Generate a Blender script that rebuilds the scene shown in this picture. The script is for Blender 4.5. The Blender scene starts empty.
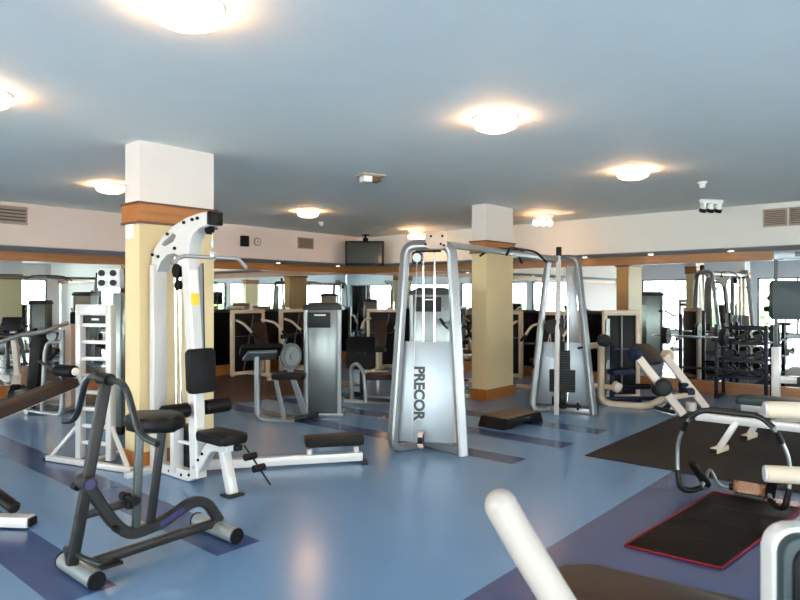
import bpy, bmesh, math, random
from mathutils import Vector, Matrix
V = Vector
R = math.radians
random.seed(4)
scene = bpy.context.scene
COL = scene.collection

# ------------------------------------------------------------------ camera
CA, SA, CAMH, FPX, HOR = 0.7547, 0.656, 1.57, 640.0, 297.0
cam_d = bpy.data.cameras.new('camera')
cam = bpy.data.objects.new('camera', cam_d)
COL.objects.link(cam)
cam.location = (0, 0, CAMH)
cam.rotation_euler = (R(90), 0, math.atan2(SA, CA) - R(90))
cam_d.sensor_width = 36
cam_d.lens = FPX / 800 * 36
cam_d.shift_y = -(300 - HOR) / 800
cam_d.clip_start = 0.05
cam_d.clip_end = 200
cam_d.dof.use_dof = True
cam_d.dof.focus_distance = 7.0
cam_d.dof.aperture_fstop = 3.5
scene.camera = cam
# ------------------------------------------------------------------ world, exposure
scene.view_settings.view_transform = 'Standard'
scene.view_settings.look = 'None'
scene.view_settings.exposure = 1.74
scene.view_settings.gamma = 1
scene.view_settings.use_curve_mapping = False
w = bpy.data.worlds.new('daylight')
scene.world = w
w.use_nodes = True
bg = w.node_tree.nodes['Background']
bg.inputs[0].default_value = (0.95, 0.98, 1.0, 1)
bg.inputs[1].default_value = 7.0
scene.cycles.max_bounces = 10
scene.cycles.diffuse_bounces = 5
scene.cycles.glossy_bounces = 6
scene.cycles.transparent_max_bounces = 12
scene.cycles.sample_clamp_indirect = 8
scene.cycles.caustics_reflective = False

CEIL = 2.98
X0, X1, Y0, Y1 = -6.0, 11.3, -7.0, 11.2     # room
XB, YB = 10.93, 10.62                          # fronts of the bulkheads
LAMP = 15.0


def portal(name, loc, rot, sx, sy):
    d = bpy.data.lights.new(name, 'AREA')
    d.shape = 'RECTANGLE'
    d.size, d.size_y = sx, sy
    d.cycles.is_portal = True
    o = bpy.data.objects.new(name, d)
    COL.objects.link(o)
    o.location, o.rotation_euler = loc, rot


portal('window_portal', (X0 - .05, 1.9, 1.25), (R(90), 0, R(-90)), 17.0, 2.2)
portal('window_portal', (2.6, Y0 - .05, 1.25), (R(90), 0, 0), 16.4, 2.2)

# ------------------------------------------------------------------ materials


def mat(name, col, rough=.5, metal=0., spec=.5, noise=0., nscale=40., bump=0., coat=0., emit=0., ecol=None):
    m = bpy.data.materials.new(name)
    m.use_nodes = True
    nt = m.node_tree
    b = nt.nodes['Principled BSDF']
    b.inputs['Base Color'].default_value = (*col, 1)
    b.inputs['Roughness'].default_value = rough
    b.inputs['Metallic'].default_value = metal
    b.inputs['Specular IOR Level'].default_value = spec
    b.inputs['Coat Weight'].default_value = coat
    if emit:
        b.inputs['Emission Color'].default_value = (*(ecol or col), 1)
        b.inputs['Emission Strength'].default_value = emit
    if noise or bump:
        tc = nt.nodes.new('ShaderNodeTexCoord')
        n = nt.nodes.new('ShaderNodeTexNoise')
        n.inputs['Scale'].default_value = nscale
        n.inputs['Detail'].default_value = 4
        nt.links.new(tc.outputs['Object'], n.inputs['Vector'])
        if noise:
            mx = nt.nodes.new('ShaderNodeMixRGB')
            mx.inputs[1].default_value = (*[c * (1 - noise) for c in col], 1)
            mx.inputs[2].default_value = (*[min(1, c * (1 + noise)) for c in col], 1)
            nt.links.new(n.outputs['Fac'], mx.inputs[0])
            nt.links.new(mx.outputs[0], b.inputs['Base Color'])
        if bump:
            bp = nt.nodes.new('ShaderNodeBump')
            bp.inputs['Strength'].default_value = bump
            bp.inputs['Distance'].default_value = .01
            nt.links.new(n.outputs['Fac'], bp.inputs['Height'])
            nt.links.new(bp.outputs[0], b.inputs['Normal'])
    return m


def wood(name, c1, c2, axis, rough=.35):
    m = mat(name, c1, rough)
    nt = m.node_tree
    b = nt.nodes['Principled BSDF']
    tc = nt.nodes.new('ShaderNodeTexCoord')
    mp = nt.nodes.new('ShaderNodeMapping')
    s = [14, 14, 14]
    s[axis] = .7
    mp.inputs['Scale'].default_value = s
    n = nt.nodes.new('ShaderNodeTexNoise')
    n.inputs['Scale'].default_value = 1.5
    n.inputs['Detail'].default_value = 5
    n.inputs['Distortion'].default_value = .6
    r = nt.nodes.new('ShaderNodeValToRGB')
    r.color_ramp.elements[0].position = .3
    r.color_ramp.elements[0].color = (*c2, 1)
    r.color_ramp.elements[1].position = .7
    r.color_ramp.elements[1].color = (*c1, 1)
    nt.links.new(tc.outputs['Object'], mp.inputs[0])
    nt.links.new(mp.outputs[0], n.inputs['Vector'])
    nt.links.new(n.outputs['Fac'], r.inputs[0])
    nt.links.new(r.outputs[0], b.inputs['Base Color'])
    return m


def floor_mat():
    m = mat('blue_vinyl_floor', (.13, .26, .52), .2, spec=.5)
    nt = m.node_tree
    L = nt.links.new
    N = nt.nodes.new
    b = nt.nodes['Principled BSDF']
    geo = N('ShaderNodeNewGeometry')
    sep = N('ShaderNodeSeparateXYZ')
    L(geo.outputs['Position'], sep.inputs[0])

    def math_(op, a, bb=None):
        n = N('ShaderNodeMath')
        n.operation = op
        for i, s in enumerate((a, bb)):
            if s is None:
                continue
            if isinstance(s, (int, float)):
                n.inputs[i].default_value = s
            else:
                L(s, n.inputs[i])
        return n.outputs[0]

    def rect(x0, x1, y0, y1):
        ax = math_('ABSOLUTE', math_('SUBTRACT', sep.outputs[0], (x0 + x1) / 2))
        ay = math_('ABSOLUTE', math_('SUBTRACT', sep.outputs[1], (y0 + y1) / 2))
        return math_('MULTIPLY', math_('LESS_THAN', ax, (x1 - x0) / 2), math_('LESS_THAN', ay, (y1 - y0) / 2))

    mask = None
    for r_ in [(-.2, .15, 3.45, 9.5), (1.3, 1.62, 3.45, 9.5), (2.2, 2.52, 3.38, 9.5),
               (5.22, 5.5, 3.15, 9.5), (6.1, 6.4, 3.1, 9.5), (7.0, 7.3, 3.1, 9.5), (-1.3, -1.0, 3.4, 9.5)]:
        k = rect(*r_)
        mask = k if mask is None else math_('MAXIMUM', mask, k)
    band = rect(-9.9, 9.2, .2, 1.93)
    nz = N('ShaderNodeTexNoise')
    nz.inputs['Scale'].default_value = 1.1
    nz.inputs['Detail'].default_value = 6
    L(geo.outputs['Position'], nz.inputs['Vector'])
    mx0 = N('ShaderNodeMixRGB')
    mx0.inputs[1].default_value = (.11, .225, .40, 1)
    mx0.inputs[2].default_value = (.15, .275, .46, 1)
    L(nz.outputs['Fac'], mx0.inputs[0])
    mx1 = N('ShaderNodeMixRGB')
    mx1.inputs[2].default_value = (.035, .07, .19, 1)
    L(mask, mx1.inputs[0])
    L(mx0.outputs[0], mx1.inputs[1])
    mx2 = N('ShaderNodeMixRGB')
    mx2.inputs[2].default_value = (.055, .075, .17, 1)
    L(band, mx2.inputs[0])
    L(mx1.outputs[0], mx2.inputs[1])
    L(mx2.outputs[0], b.inputs['Base Color'])
    n2 = N('ShaderNodeTexNoise')
    n2.inputs['Scale'].default_value = 3.5
    n2.inputs['Detail'].default_value = 8
    L(geo.outputs['Position'], n2.inputs['Vector'])
    mr = N('ShaderNodeMapRange')
    mr.inputs['To Min'].default_value = .14
    mr.inputs['To Max'].default_value = .3
    L(n2.outputs['Fac'], mr.inputs['Value'])
    L(mr.outputs[0], b.inputs['Roughness'])
    return m


M = {}
M['floor'] = floor_mat()
M['ceil'] = mat('ceiling_paint', (.86, .91, .90), .7, noise=.03, nscale=3)
M['wall'] = mat('wall_pinkish', (.82, .68, .62), .7, noise=.02, nscale=5)  # left wall, a pinker tone than the back wall
M['wallr'] = mat('wall_paint_pale', (.76, .735, .69), .7, noise=.02, nscale=5)
M['pilw'] = mat('pillar_white', (.72, .65, .61), .6, noise=.02, nscale=6)
M['pily'] = mat('pillar_cream', (.70, .555, .31), .5, noise=.03, nscale=6)
M['soffit'] = mat('soffit_shade_grey', (.45, .48, .52), .7, noise=.02)  # grey stands in for the shade under the bulkheads
M['woodx'] = wood('honey_wood_x', (.44, .155, .025), (.31, .10, .016), 0)
M['woody'] = wood('honey_wood_y', (.42, .185, .06), (.30, .12, .038), 1)
M['wooddk'] = mat('dark_wood_edge', (.12, .04, .015), .4, noise=.1)
M['mirror'] = mat('mirror_silvering', (.86, .90, .88), .005, metal=1)
M['white'] = mat('white_enamel', (.55, .54, .53), .28, noise=.02, nscale=8, coat=.3)
M['cream'] = mat('cream_enamel', (.60, .48, .36), .35, noise=.03, nscale=8)
M['creamw'] = mat('cream_white_tube', (.62, .545, .475), .35, noise=.03, nscale=8)
M['silver'] = mat('silver_paint', (.22, .23, .24), .32, metal=.5, noise=.03, nscale=20)
M['panel'] = mat('brushed_panel', (.26, .29, .315), .36, metal=.5, noise=.03, nscale=30)
M['alu'] = mat('aluminium', (.19, .21, .205), .3, metal=.75, noise=.04, nscale=30)
M['chrome'] = mat('chrome', (.75, .77, .8), .12, metal=1, noise=.02)
M['grey'] = mat('charcoal_metal', (.017, .0165, .0165), .42, metal=.1, spec=.3, noise=.08, nscale=25)
M['teal'] = mat('dark_teal_metal', (.012, .018, .02), .3, metal=.1, spec=.4, noise=.06)
M['sage'] = mat('grey_green_metal', (.07, .085, .082), .38, metal=.4, noise=.05)
M['black'] = mat('black_vinyl', (.004, .004, .0045), .48, spec=.16, noise=.15, nscale=60, bump=.08)
M['blackp'] = mat('black_plastic', (.0035, .0035, .004), .45, spec=.16, noise=.1)
M['tealpad'] = mat('slate_vinyl', (.016, .030, .034), .42, spec=.35, noise=.15, nscale=50, bump=.08)
M['navy'] = mat('navy_vinyl', (.004, .009, .036), .45, spec=.2, noise=.12, nscale=50, bump=.06)
M['brown'] = mat('brown_vinyl', (.028, .014, .009), .48, spec=.2, noise=.15, nscale=50, bump=.06)
M['tan'] = mat('tan_leather', (.24, .10, .04), .45, noise=.2, nscale=40, bump=.08)
M['steptop'] = mat('step_rubber', (.13, .082, .06), .6, spec=.3, noise=.15, nscale=60, bump=.1)
M['racknavy'] = mat('rack_navy_paint', (.004, .007, .018), .45, spec=.25, noise=.1)
M['rollalu'] = mat('roller_aluminium', (.36, .40, .39), .3, metal=.6, noise=.04, nscale=30)
M['handle'] = mat('cream_handle_paint', (.40, .35, .31), .45, spec=.3, noise=.03, nscale=8)
M['mat'] = mat('rubber_mat', (.021, .0175, .015), .7, spec=.2, noise=.25, nscale=90, bump=.2)
M['matbr'] = mat('brown_rubber_mat', (.05, .023, .013), .45, spec=.35, noise=.25, nscale=30, bump=.1)
M['matbk'] = mat('black_foam_mat', (.006, .005, .0045), .6, spec=.1, noise=.25, nscale=60, bump=.1)
M['red'] = mat('red_piping', (.13, .003, .009), .6, spec=.15, noise=.05)
M['iron'] = mat('weight_iron', (.008, .0095, .0105), .45, metal=.1, spec=.25, noise=.1)
M['plate'] = mat('grey_plate', (.12, .135, .14), .4, metal=.3, noise=.15, nscale=30)
M['cable'] = mat('steel_cable', (.35, .35, .36), .35, metal=.6, noise=.03)
M['yellow'] = mat('yellow_sticker', (.85, .55, .02), .5, noise=.03)
M['label'] = mat('paper_label', (.75, .70, .68), .6, noise=.05, nscale=90)
M['plast'] = mat('white_plastic', (.82, .82, .80), .4, noise=.01)
M['vent'] = mat('vent_metal', (.42, .32, .26), .5, noise=.04)
M['ventdk'] = mat('vent_slot', (.10, .085, .075), .6, noise=.05)
M['screen'] = mat('tv_screen', (.05, .055, .05), .1, noise=.02)
M['blue'] = mat('blue_decal', (.03, .025, .11), .4, noise=.1)
M['ink'] = mat('black_lettering', (.012, .014, .018), .5, noise=.02)
M['glow'] = mat('lit_lamp_glass', (1, .9, .75), .4, emit=LAMP, ecol=(1, .56, .27), noise=.01)
M['spotglow'] = mat('lit_spot_bulb', (1, .9, .75), .4, emit=LAMP * 1.6, ecol=(1, .54, .26), noise=.01)
M['dl'] = mat('lit_downlight', (1, .95, .85), .4, emit=3, ecol=(1, .86, .66), noise=.01)
M['glassfit'] = mat('frosted_fixture', (.75, .72, .70), .25, noise=.02)
M['outside'] = mat('terrace_paving', (.85, .85, .82), .8, noise=.05, nscale=2)
M['leaf'] = mat('garden_leaves', (.09, .20, .06), .7, noise=.4, nscale=5)


def pane_mat():
    m = bpy.data.materials.new('window_glass')
    m.use_nodes = True
    nt = m.node_tree
    nt.nodes.remove(nt.nodes['Principled BSDF'])
    t = nt.nodes.new('ShaderNodeBsdfTransparent')
    t.inputs[0].default_value = (.95, .98, .97, 1)
    g = nt.nodes.new('ShaderNodeBsdfGlossy')
    g.inputs['Roughness'].default_value = .02
    f = nt.nodes.new('ShaderNodeFresnel')
    f.inputs[0].default_value = 1.45
    mx = nt.nodes.new('ShaderNodeMixShader')
    nt.links.new(f.outputs[0], mx.inputs[0])
    nt.links.new(t.outputs[0], mx.inputs[1])
    nt.links.new(g.outputs[0], mx.inputs[2])
    nt.links.new(mx.outputs[0], nt.nodes['Material Output'].inputs[0])
    return m


M['glass'] = pane_mat()

# ------------------------------------------------------------------ mesh helpers
BM = bmesh.new


def at(px, py, Z):
    l, u = (px - 400) / FPX, (HOR - py) / FPX
    return V((Z * (CA + l * SA), Z * (SA - l * CA), CAMH + u * Z))


def box(bm, c, s, bev=0., rot=None, seg=2):
    r = bmesh.ops.create_cube(bm, size=1)
    vs = r['verts']
    mt = Matrix.Translation(V(c)) @ (rot.to_4x4() if rot is not None else Matrix()) @ Matrix.Diagonal((*s, 1))
    bmesh.ops.transform(bm, matrix=mt, verts=vs)
    if bev:
        es = list({e for v in vs for e in v.link_edges})
        bmesh.ops.bevel(bm, geom=es, offset=bev, segments=seg, profile=.5, affect='EDGES')


def rz(a):
    return Matrix.Rotation(a, 3, 'Z')


def frame(d, up=(0, 0, 1)):
    """3x3 whose X axis is d, Z axis near up"""
    x = V(d).normalized()
    u = V(up)
    if abs(x.dot(u)) > .98:
        u = V((1, 0, 0)) if abs(x.x) < .9 else V((0, 1, 0))
    y = u.cross(x).normalized()
    z = x.cross(y)
    return Matrix((x, y, z)).transposed()


def beam(bm, p0, p1, wd, ht, bev=.006, up=(0, 0, 1), ext=0.):
    """rectangular bar from p0 to p1: wd sideways, ht along up"""
    p0, p1 = V(p0), V(p1)
    d = p1 - p0
    box(bm, (p0 + p1) / 2, (d.length + ext, wd, ht), bev, frame(d, up))


def fillet(pts, r, k=5, closed=False):
    pts = [V(p) for p in pts]
    out = []
    n = len(pts)
    for i, p in enumerate(pts):
        if not closed and i in (0, n - 1):
            out.append(p)
            continue
        a, b = pts[i - 1], pts[(i + 1) % n]
        da, db = a - p, b - p
        rr = min(r, da.length * .48, db.length * .48)
        if rr < 1e-5:
            out.append(p)
            continue
        A, B = p + da.normalized() * rr, p + db.normalized() * rr
        for j in range(k + 1):
            t = j / k
            out.append(A * (1 - t) ** 2 + p * 2 * t * (1 - t) + B * t * t)
    return out


def sweep(bm, pts, prof, up=(0, 0, 1), closed=False, cap=True):
    pts = [V(p) for p in pts]
    n = len(pts)
    rings = []
    side = None
    for i, p in enumerate(pts):
        if closed:
            t = pts[(i + 1) % n] - pts[i - 1]
        else:
            t = pts[min(i + 1, n - 1)] - pts[max(i - 1, 0)]
        t.normalize()
        if side is None:
            u = V(up)
            if abs(u.dot(t)) > .97:
                u = V((1, 0, 0)) if abs(t.x) < .9 else V((0, 1, 0))
            side = u.cross(t).normalized()
        else:
            side = (side - t * side.dot(t)).normalized()
        nrm = t.cross(side)
        rings.append([bm.verts.new(p + side * a + nrm * b) for a, b in prof])
    m = len(prof)
    rng = n if closed else n - 1
    for i in range(rng):
        A, B = rings[i], rings[(i + 1) % n]
        for j in range(m):
            bm.faces.new((A[j], A[(j + 1) % m], B[(j + 1) % m], B[j]))
    if cap and not closed:
        bm.faces.new(rings[0][::-1])
        bm.faces.new(rings[-1])


def circ(r, n=12):
    return [(r * math.cos(2 * math.pi * i / n), r * math.sin(2 * math.pi * i / n)) for i in range(n)]


def rect(a, b, ch=.006):
    a, b = a / 2, b / 2
    return [(a, b - ch), (a - ch, b), (-a + ch, b), (-a, b - ch), (-a, -b + ch), (-a + ch, -b), (a - ch, -b), (a, -b + ch)]


def tube(bm, pts, r, f=0., n=12, closed=False, k=5):
    if f:
        pts = fillet(pts, f, k, closed)
    sweep(bm, pts, circ(r, n), closed=closed)


def rtube(bm, pts, a, b, f=0., up=(0, 0, 1), ch=.006, k=5):
    """a = width across (side), b = thickness"""
    if f:
        pts = fillet(pts, f, k)
    sweep(bm, pts, rect(a, b, ch), up)


def cyl(bm, p0, p1, r, n=20, r2=None, bev=0.):
    p0, p1 = V(p0), V(p1)
    d = (p1 - p0)
    r2 = r if r2 is None else r2
    if bev:
        e = d.normalized() * bev
        prof = [(p0, r - bev), (p0 + e, r), (p1 - e, r2), (p1, r2 - bev)]
    else:
        prof = [(p0, r), (p1, r2)]
    u = frame(d)
    y, z = u.col[1], u.col[2]
    rings = []
    for p, q in prof:
        rings.append([bm.verts.new(p + y * q * math.cos(2 * math.pi * i / n) + z * q * math.sin(2 * math.pi * i / n)) for i in range(n)])
    for A, B in zip(rings, rings[1:]):
        for j in range(n):
            bm.faces.new((A[j], A[(j + 1) % n], B[(j + 1) % n], B[j]))
    bm.faces.new(rings[0][::-1])
    bm.faces.new(rings[-1])


def lathe(bm, prof, c, n=28):
    c = V(c)
    rings = []
    for r, z in prof:
        rings.append([bm.verts.new(c + V((r * math.cos(2 * math.pi * i / n), r * math.sin(2 * math.pi * i / n), z))) for i in range(n)])
    for A, B in zip(rings, rings[1:]):
        for j in range(n):
            bm.faces.new((A[j], A[(j + 1) % n], B[(j + 1) % n], B[j]))
    bm.faces.new(rings[0][::-1])
    bm.faces.new(rings[-1])


def slab(bm, pts, o, u, v, th, bev=0.):
    """polygon pts (a,b) in plane o+u*a+v*b, thickness th centred on the plane"""
    o, u, v = V(o), V(u).normalized(), V(v).normalized()
    n = u.cross(v)
    A = [bm.verts.new(o + u * a + v * b - n * th / 2) for a, b in pts]
    B = [bm.verts.new(o + u * a + v * b + n * th / 2) for a, b in pts]
    k = len(pts)
    fs = [bm.faces.new(A[::-1]), bm.faces.new(B)]
    for i in range(k):
        fs.append(bm.faces.new((A[i], A[(i + 1) % k], B[(i + 1) % k], B[i])))
    if bev:
        es = [e for f in fs[:2] for e in f.edges]
        bmesh.ops.bevel(bm, geom=es, offset=bev, segments=2, profile=.5, affect='EDGES')


def rrect(a, b, r, k=5):
    out = []
    for cx, cy, s in ((a / 2 - r, b / 2 - r, 0), (-a / 2 + r, b / 2 - r, 90), (-a / 2 + r, -b / 2 + r, 180), (a / 2 - r, -b / 2 + r, 270)):
        for j in range(k + 1):
            t = R(s + 90 * j / k)
            out.append((cx + r * math.cos(t), cy + r * math.sin(t)))
    return out


def pad(bm, c, size, u=(1, 0, 0), v=(0, 1, 0), r=.04, bev=.018):
    """upholstered pad: size = (along u, along v, thickness)"""
    slab(bm, rrect(size[0], size[1], min(r, size[0] / 2.1, size[1] / 2.1)), c, u, v, size[2], bev)


ORG = {}


def thing(name, label, cat, loc=(0, 0, 0), rot=0., group=None, local=False):
    o = bpy.data.objects.new(name, None)
    COL.objects.link(o)
    o.empty_display_size = .1
    o.location = loc
    o.rotation_euler = (0, 0, rot)
    o['label'] = label
    o['category'] = cat
    if group:
        o['group'] = group
    ORG[o] = V((0, 0, 0)) if local else V(loc)
    return o


SPLIT = set('rail upright post brace fold_line stop_knob slanting_rail guide_rod end_cap adjust_knob bolt_knob floor_bar ankle_roller strut '
            'pad_bracket hand_grip rear_rod hip_bolster seat_post pulley low_pulley cross_frame arch_bolt base_bolt pull_up_grip side_beam lift_rail pedals'.split())


def loose(bm):
    seen, out = set(), []
    for v in bm.verts:
        if v in seen:
            continue
        st, grp = [v], []
        seen.add(v)
        while st:
            q = st.pop()
            grp.append(q)
            for e_ in q.link_edges:
                o_ = e_.other_vert(q)
                if o_ not in seen:
                    seen.add(o_)
                    st.append(o_)
        out.append(grp)
    return out


def obj(name, bm, m, parent=None, label=None, smooth=True):
    if parent and name in SPLIT:
        bm.verts.index_update()
        gs = [[v.index for v in g_] for g_ in loose(bm)]
        if len(gs) > 1:
            r = None
            for g_ in gs[1:][::-1] + gs[:1]:
                b2 = bm.copy()
                b2.verts.ensure_lookup_table()
                keep = set(g_)
                bmesh.ops.delete(b2, geom=[v for v in b2.verts if v.index not in keep], context='VERTS')
                r = obj_(name, b2, m, parent, label, smooth)
            bm.free()
            return r
    return obj_(name, bm, m, parent, label, smooth)


def obj_(name, bm, m, parent=None, label=None, smooth=True):
    bmesh.ops.recalc_face_normals(bm, faces=bm.faces)
    off = ORG.get(parent, V((0, 0, 0))) if parent else V((0, 0, 0))
    if off.length:
        bmesh.ops.translate(bm, verts=bm.verts, vec=-off)
    me = bpy.data.meshes.new(name)
    bm.to_mesh(me)
    bm.free()
    me.materials.append(M[m] if isinstance(m, str) else m)
    if smooth:
        me.polygons.foreach_set('use_smooth', [True] * len(me.polygons))
        me.set_sharp_from_angle(angle=R(38))
    o = bpy.data.objects.new(name, me)
    COL.objects.link(o)
    if parent:
        o.parent = parent
        ORG[o] = off
    if label:
        o['label'] = label
    return o


def part(name, m, parent, fn, *a, label=None, **k):
    bm = BM()
    fn(bm, *a, **k)
    return obj(name, bm, m, parent, label)


def tag(o, label, cat, group=None, kind=None):
    if label:
        o['label'] = label
    if cat:
        o['category'] = cat
    if group:
        o['group'] = group
    if kind:
        o['kind'] = kind
    return o


def struct(name, bm, m):
    o = obj(name, bm, m, smooth=False)
    o['kind'] = 'structure'
    return o


KIDS = {}


def dup(root, loc, rot=None, label=None, group=None):
    def cp(o, par):
        c = o.copy()
        COL.objects.link(c)
        if par:
            c.parent = par
        for ch in [x for x in bpy.data.objects if x.parent == o]:
            cp(ch, c)
        return c
    r = cp(root, None)
    r.location = loc
    if rot is not None:
        r.rotation_euler = (0, 0, rot)
    if label:
        r['label'] = label
    if group:
        r['group'] = group
    return r


# ================================================================== THE ROOM
bm = BM()
box(bm, ((X0 + X1) / 2, (Y0 + Y1) / 2, -.05), (X1 - X0 + .6, Y1 - Y0 + .6, .1))
struct('floor', bm, 'floor')
bm = BM()
box(bm, ((X0 + X1) / 2, (Y0 + Y1) / 2, CEIL + .05), (X1 - X0 + .6, Y1 - Y0 + .6, .1))
struct('ceiling', bm, 'ceil')

SF, SBK = 2.345, 2.285       # soffit height at its front and at the mirror
# left wall with its bulkhead, mirror below
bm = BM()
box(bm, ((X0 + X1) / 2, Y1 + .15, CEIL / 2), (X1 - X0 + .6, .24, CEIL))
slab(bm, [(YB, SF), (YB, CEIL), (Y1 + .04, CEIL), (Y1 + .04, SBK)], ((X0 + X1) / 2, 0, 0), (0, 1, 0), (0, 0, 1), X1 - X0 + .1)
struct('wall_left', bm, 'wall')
bm = BM()
box(bm, (X1 + .15, (Y0 + Y1) / 2, CEIL / 2), (.24, Y1 - Y0 + .1, CEIL))
slab(bm, [(XB, SF), (XB, CEIL), (X1 + .04, CEIL), (X1 + .04, SBK)], (0, (Y0 + YB) / 2 - .01, 0), (1, 0, 0), (0, 0, 1), YB - Y0 - .02)
struct('wall_back', bm, 'wallr')
# soffit undersides, their shade put into the grey colour
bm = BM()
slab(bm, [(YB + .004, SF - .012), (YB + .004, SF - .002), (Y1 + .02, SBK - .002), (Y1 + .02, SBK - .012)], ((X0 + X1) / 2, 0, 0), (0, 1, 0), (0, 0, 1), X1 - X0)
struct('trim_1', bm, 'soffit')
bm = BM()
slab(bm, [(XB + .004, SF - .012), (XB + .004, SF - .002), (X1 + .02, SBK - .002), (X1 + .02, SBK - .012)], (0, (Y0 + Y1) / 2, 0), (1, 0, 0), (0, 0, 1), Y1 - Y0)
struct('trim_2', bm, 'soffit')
# wooden beams over the mirrors
ZB0, ZB1 = 2.14, 2.285
bm = BM()
box(bm, ((X0 + X1) / 2, Y1 - .03, (ZB0 + ZB1) / 2), (X1 - X0, .1, ZB1 - ZB0))
struct('trim_3', bm, 'woodx')
bm = BM()
box(bm, (X1 - .03, (Y0 + Y1) / 2, (ZB0 + ZB1) / 2), (.1, Y1 - Y0 - .02, ZB1 - ZB0))
struct('trim_4', bm, 'woody')
BBH = .19
bm = BM()
box(bm, ((X0 + X1) / 2, Y1 - .01, BBH / 2), (X1 - X0, .08, BBH))
struct('baseboard_left', bm, 'woodx')
bm = BM()
box(bm, (X1 - .01, (Y0 + Y1) / 2, BBH / 2), (.08, Y1 - Y0 - .02, BBH))
struct('baseboard_back', bm, 'woody')
# mirrors, in panels with hairline joints
bm = BM()
x = X1 - .002
while x > -1:
    box(bm, (x - .9, Y1 + .012, (BBH + ZB0) / 2), (1.797, .02, ZB0 - BBH))
    x -= 1.8
tag(obj('wall_mirror', bm, 'mirror', smooth=False), 'long panelled mirror on the left wall, running behind the white pillar up to the corner', 'mirror')
bm = BM()
y = Y1 - .002
for wd in (2.4, 2.2, 2.2, 1.9, 1.9, 1.9, 1.9):
    box(bm, (X1 + .012, y - wd / 2, (BBH + ZB0) / 2), (.02, wd - .003, ZB0 - BBH))
    y -= wd
tag(obj('wall_mirror', bm, 'mirror', smooth=False), 'long panelled mirror on the back wall, behind the cable crossover and right-hand machines', 'mirror')

# window walls opposite (seen in the mirrors)
WZ0, WZ1 = .12, 2.33


def window_wall(name, along_x, fixed, lo, hi, cuts):
    """cuts: (a,b) openings along the wall"""
    def bx(bm, a0, a1, z0, z1, t=.24, off=0):
        c = ((a0 + a1) / 2, fixed + off, (z0 + z1) / 2)
        s = (a1 - a0, t, z1 - z0)
        if not along_x:
            c, s = (c[1], c[0], c[2]), (s[1], s[0], s[2])
        box(bm, c, s)
    bm = BM()
    bx(bm, lo, hi, 0, WZ0)
    bx(bm, lo, hi, WZ1, CEIL)
    p = lo
    for a, b in cuts:
        bx(bm, p, a, WZ0, WZ1)
        p = b
    bx(bm, p, hi, WZ0, WZ1)
    struct(name, bm, 'pilw')
    return bx


wn = 0
for name, ax, fx, lo, hi, cuts in (
        ('wall_front', False, X0 - .13, Y0, Y1, [(-6.7, -2.7), (-2.4, 1.6), (1.9, 6.0), (6.3, 10.6)]),
        ('wall_right', True, Y0 - .13, X0, X1, [(-5.6, -1.7), (-1.4, 2.6), (2.9, 6.6), (6.9, 10.8)])):
    bx = window_wall(name, ax, fx, lo, hi, cuts)
    for a, b in cuts:
        wn += 1
        bm = BM()
        t = .06
        bx(bm, a, b, WZ0, WZ0 + t, .08)
        bx(bm, a, b, WZ1 - t, WZ1, .08)
        k = 3
        for i in range(k + 1):
            q = a + (b - a - t) * i / k
            bx(bm, q, q + t, WZ0, WZ1, .08)
        fr = struct('window_%d' % wn, bm, 'sage')
        bm = BM()
        bx(bm, a + .02, b - .02, WZ0 + .02, WZ1 - .02, .008)
        obj('pane', bm, 'glass', fr, smooth=False)

# terrace and hedge outside the windows
bm = BM()
box(bm, (0, 0, -.25), (60, 60, .2))
struct('terrace', bm, 'outside')


def hedge(bm, c, s, n):
    for i in range(n):
        p = V(c) + V((random.uniform(-.5, .5) * s[0], random.uniform(-.5, .5) * s[1], random.uniform(-.5, .5) * s[2]))
        d = random.uniform(.25, .5)
        mt = Matrix.Translation(p) @ Matrix.Rotation(random.uniform(0, 3), 4, V((random.random(), random.random(), 1)))
        bmesh.ops.create_icosphere(bm, subdivisions=1, radius=d, matrix=mt)


HL = ['green hedge beyond the window wall facing the back mirror, further left', 'low green hedge beyond the window wall facing the back mirror', 'green hedge beyond the windows facing the left mirror', 'tall green hedge beyond the windows facing the left mirror']
for hl, (c, s, n) in zip(HL, (((-12, 8.5, .5), (1, 3, 1.2), 40), ((-12.5, 1, .4), (1, 3, .9), 40), ((-1, -13, .5), (4, 1, 1.1), 50), ((7.5, -13.5, .5), (3, 1, 1.3), 40))):
    bm = BM()
    hedge(bm, c, s, n)
    tag(obj('hedge', bm, 'leaf', smooth=False), None, None, kind='stuff')['label'] = hl

# pillars
PW, PD = .76, .27


def pillar(x, y, n):
    cx, cy = x + PW / 2, y + PD / 2
    bm = BM()
    box(bm, (cx, cy, (2.42 + CEIL) / 2), (PW, PD, CEIL - 2.42))
    root = struct('pillar_%d' % n, bm, 'pilw')
    ORG[root] = V((0, 0, 0))
    bm = BM()
    box(bm, (cx, cy, 1.12), (PW, PD, 2.24))
    obj('shaft', bm, 'pily', root, smooth=False)
    bm = BM()
    box(bm, (cx, cy, 2.33), (PW + .045, PD + .045, .16))
    obj('band', bm, 'woodx', root, smooth=False)
    bm = BM()
    box(bm, (cx, cy, 2.418), (PW + .07, PD + .07, .02))
    box(bm, (cx, cy, 2.243), (PW + .06, PD + .06, .02))
    obj('band_edge', bm, 'wooddk', root, smooth=False)
    bm = BM()
    box(bm, (cx, cy, .085), (PW + .04, PD + .04, .17))
    obj('plinth', bm, 'woodx', root, smooth=False)


for i, (x, y) in enumerate(((2.8, 5.53), (8.15, 5.35), (-2.6, 5.5), (8.15, -4.6), (2.8, -4.6))):
    pillar(x, y, i + 1)

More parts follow.
